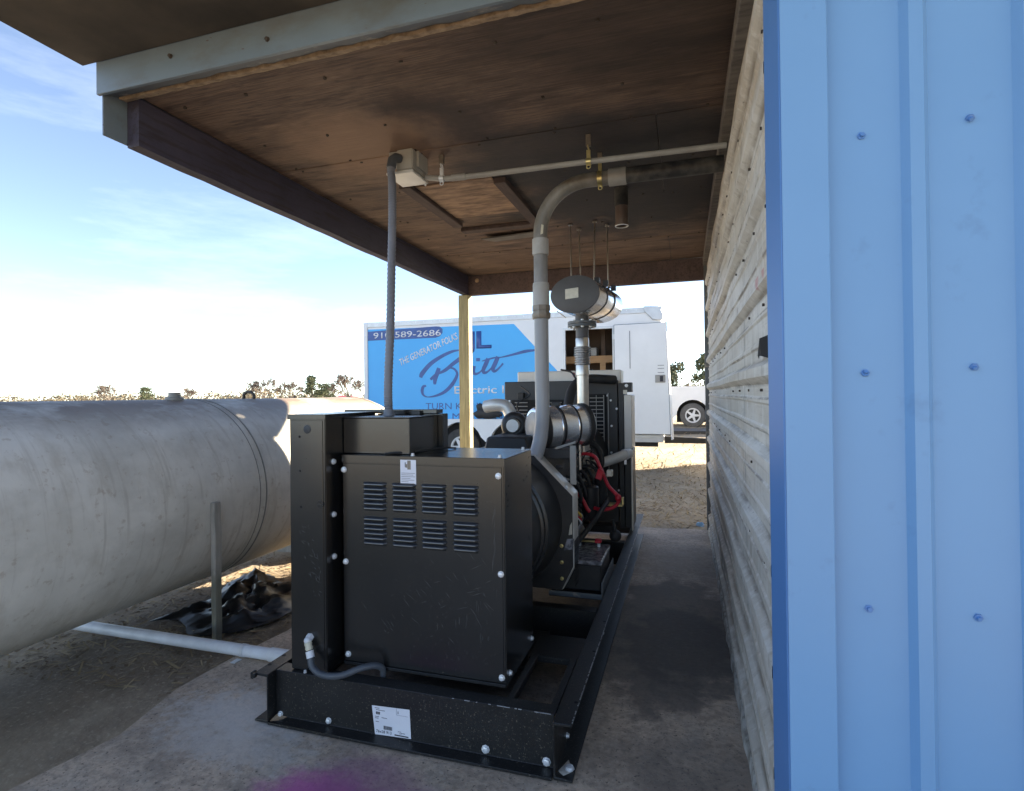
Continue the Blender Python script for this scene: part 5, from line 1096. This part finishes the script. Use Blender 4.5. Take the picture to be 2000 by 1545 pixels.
litter('dry_grass', 'straw', 9000, (-3.0, 1.3, 6.5, 12.5), (.03, .12), 1, .5)
litter('dry_grass', 'straw', 5000, (-6, 4, 12, 26), (.06, .2), 2, .6)
litter('leaf_litter', 'leaf', 2600, (-4.5, -2.35, 2.2, 4.6), (.008, .032), 3, .3, dens=lambda x, y: x < -2.52 or (y > 2.75 and x < -2.25 and random.random() < .35))
litter('leaf_litter', 'leaf', 1500, (-2.6, 1.2, 6.45, 9.5), (.012, .045), 4, .3)
litter('twigs', 'straw', 1500, (-4.5, -2.3, 2.2, 4.6), (.03, .12), 5, .25, dens=lambda x, y: x < -2.45)
litter('pebbles', 'conc', 260, (-2.3, .15, 1.6, 6.3), (.004, .011), 6, .5, zf=lambda x, y: 0.0)
tag(MB().hexa([(.10, 6.9, -.05), (.19, 6.87, -.05), (.20, 6.97, -.05), (.12, 6.98, -.05)], [(.11, 6.91, -.012), (.17, 6.89, .004), (.185, 6.95, -.02), (.13, 6.97, -.015)]).build('blue_rag', 'blue', smooth=0), 'small blue rag lying on the ground by the wall end', 'rag')

# ================================================================== FAR TREES
def bare_tree(x, y, h, seed, label, spread=.62):
    r = random.Random(seed); t = thing('bare_tree', (x, y, gz(x, y)), label, 'tree', 'leafless trees on the horizon'); z0 = gz(x, y)
    tr_ = MB(); tw = MB()
    def grow(b, p, d, L, rad, lev):
        q = p + d * L; b.tube([p, p + d * L * .5 + Vector((r.uniform(-.05, .05), r.uniform(-.05, .05), 0)) * L, q], [rad, rad * .85, rad * .65], 4, cap=False)
        if lev == 0: return
        for _ in range(3 if lev > 1 else 4):
            nd = (d + Vector((r.uniform(-1, 1), r.uniform(-1, 1), r.uniform(-.25, .7))) * spread).normalized(); grow(tw, p + d * L * r.uniform(.55, 1), nd, L * r.uniform(.6, .8), max(.034, rad * .6), lev - 1)
    p = Vector((x, y, z0 - .1)); grow(tr_, p, Vector((0, 0, 1)), h * .27, h * .022, 0)
    for _ in range(6):
        d = Vector((r.uniform(-1, 1), r.uniform(-1, 1), r.uniform(.6, 1.5))).normalized(); grow(tw, p + Vector((0, 0, h * r.uniform(.17, .27))), d, h * .25, h * .014, 4)
    tr_.build('trunk', 'bark', t); tw.build('crown', 'twig', t, smooth=0)
def leaf_tree(x, y, h, w, seed, label, m_='needle', n=1500, nm='pine_tree', z1=.22):
    r = random.Random(seed); z0 = gz(x, y); t = thing(nm, (x, y, z0), label, 'tree', 'green trees on the horizon')
    b = MB(); b.tube([(x, y, z0 - .1), (x + .1, y, z0 + h * .5), (x, y, z0 + h * .95)], [h * .025, h * .018, h * .006], 6); b.build('trunk', 'bark', t)
    vs = []; fs = []; cl = [(r.uniform(-1, 1) * w * .55, r.uniform(-1, 1) * w * .55, z1 + (1 - z1) * r.random() ** .8, r.uniform(.28, .5)) for _ in range(26)]
    for i in range(n):
        cx, cy, cz, cs = cl[r.randrange(len(cl))]; taper = 1.15 - .75 * cz
        p = Vector((x + cx * taper, y + cy * taper, z0 + cz * h)) + Vector((r.gauss(0, 1), r.gauss(0, 1), r.gauss(0, .7))) * cs * w * .28
        s_ = h * r.uniform(.018, .045); a = Vector((r.uniform(-1, 1), r.uniform(-1, 1), r.uniform(-1, 1))).normalized() * s_; c = a.orthogonal() * r.uniform(.5, .9); k = len(vs)
        vs += [p - a, p + c, p + a, p - c]; fs.append((k, k + 1, k + 2, k + 3))
    me = bpy.data.meshes.new('crown'); me.from_pydata([v - base_of(t) for v in vs], [], fs); me.materials.append(M[m_]); o = bpy.data.objects.new('crown', me); C.objects.link(o); o.parent = t
for i, (rat, y, h, lb) in enumerate(((-.865, 75, 5.6, 'wide bare tree left of the pines above the tank'), (-.80, 80, 5.2, 'smaller bare tree right beside the widest bare tree'), (-.655, 62, 5.2, 'round crowned bare tree at the trailer rear corner'), (-.62, 70, 4.8, 'bare tree half hidden behind the trailer rear corner'), (-1.08, 80, 4.0, 'bare tree on the far left beyond the tank'), (-1.32, 78, 5.6, 'tall bare tree at the left edge of the field'))):
    bare_tree(rat * y, y, h, 40 + i, lb)
for i, (rat, y, h, w, lb, m_) in enumerate(((-.745, 75, 4.3, 2.6, 'dark green pine between the bare trees', 'needle'), (-.715, 78, 3.6, 3.0, 'low rounded evergreen right of the dark pine', 'needle'), (-.90, 82, 2.6, 3.0, 'olive bush under the wide bare tree', 'olive'), (-1.2, 80, 3.2, 3.0, 'evergreen bush at the left of the field', 'needle'), (-.014, 62, 4.3, 2.3, 'tall pine beyond the pickup, left of the wall', 'needle'), (.032, 66, 5.3, 2.4, 'taller pine just left of the metal wall end', 'needle'), (.012, 80, 2.2, 5, 'low scrub tree between the two right pines', 'olive'))):
    leaf_tree(rat * y, y, h, w, 60 + i, lb, m_, z1=.35 if rat > -.02 else .22, n=650 if rat > -.02 else 1300)
r = random.Random(5); vs = []; fs = []
for i in range(22000):
    x = r.uniform(-230, 30); y = 118 + r.uniform(-6, 6); hh = 2.0 + .8 * math.sin(x * .11) + .9 * math.sin(x * .37 + 1) + .5 * math.sin(x * .9); p = Vector((x, y, gz(0, 118) + r.random() ** .8 * hh)); s_ = r.uniform(.08, .32)
    a = Vector((r.uniform(-1, 1), r.uniform(-1, 1), r.uniform(-1, 1))).normalized() * s_; c = a.orthogonal() * .7; k = len(vs); vs += [p - a, p + c, p + a, p - c]; fs.append((k, k + 1, k + 2, k + 3))
me = bpy.data.meshes.new('far_woods'); me.from_pydata(vs, [], fs); me.materials.append(M['olive']); o = bpy.data.objects.new('far_woods', me); C.objects.link(o); tag(o, kind='stuff')
bn = thing('red_roof_barn', (-57, 84, gz(0, 84)), 'low building with a dark red roof on the horizon', 'barn')
MB().box(-58.6, -56.2, 84, 90, .2, 1.0).build('wall', 'barnwall', bn); b = MB(); b.prism([(83.6, 1.002), (90.4, 1.002), (87, 1.75)], 'X', -58.9, -55.9); b.build('roof', 'barnred', bn); MB().box(-57.6, -57, 83.96, 83.999, .25, 1.0).build('door', 'chassis', bn)
up_ = thing('utility_pole', (-15.45, 25, gz(0, 25)), 'thin wooden pole with guy wire at the trailer rear', 'pole')
b = MB(); b.cyl((-15.4, 25, 0), (-15.4, 25, 3.0), .09, 8); b.build('pole', 'bark', up_); b = MB(); b.cyl((-15.4, 25, 3.6), (-17.6, 25, 1.6), .012, 5); b.cyl((-15.4, 25, 2.95), (-15.4, 25, 3.65), .02, 5); b.build('guy_wire', 'talu', up_)
print('OBJECTS', len(bpy.data.objects))
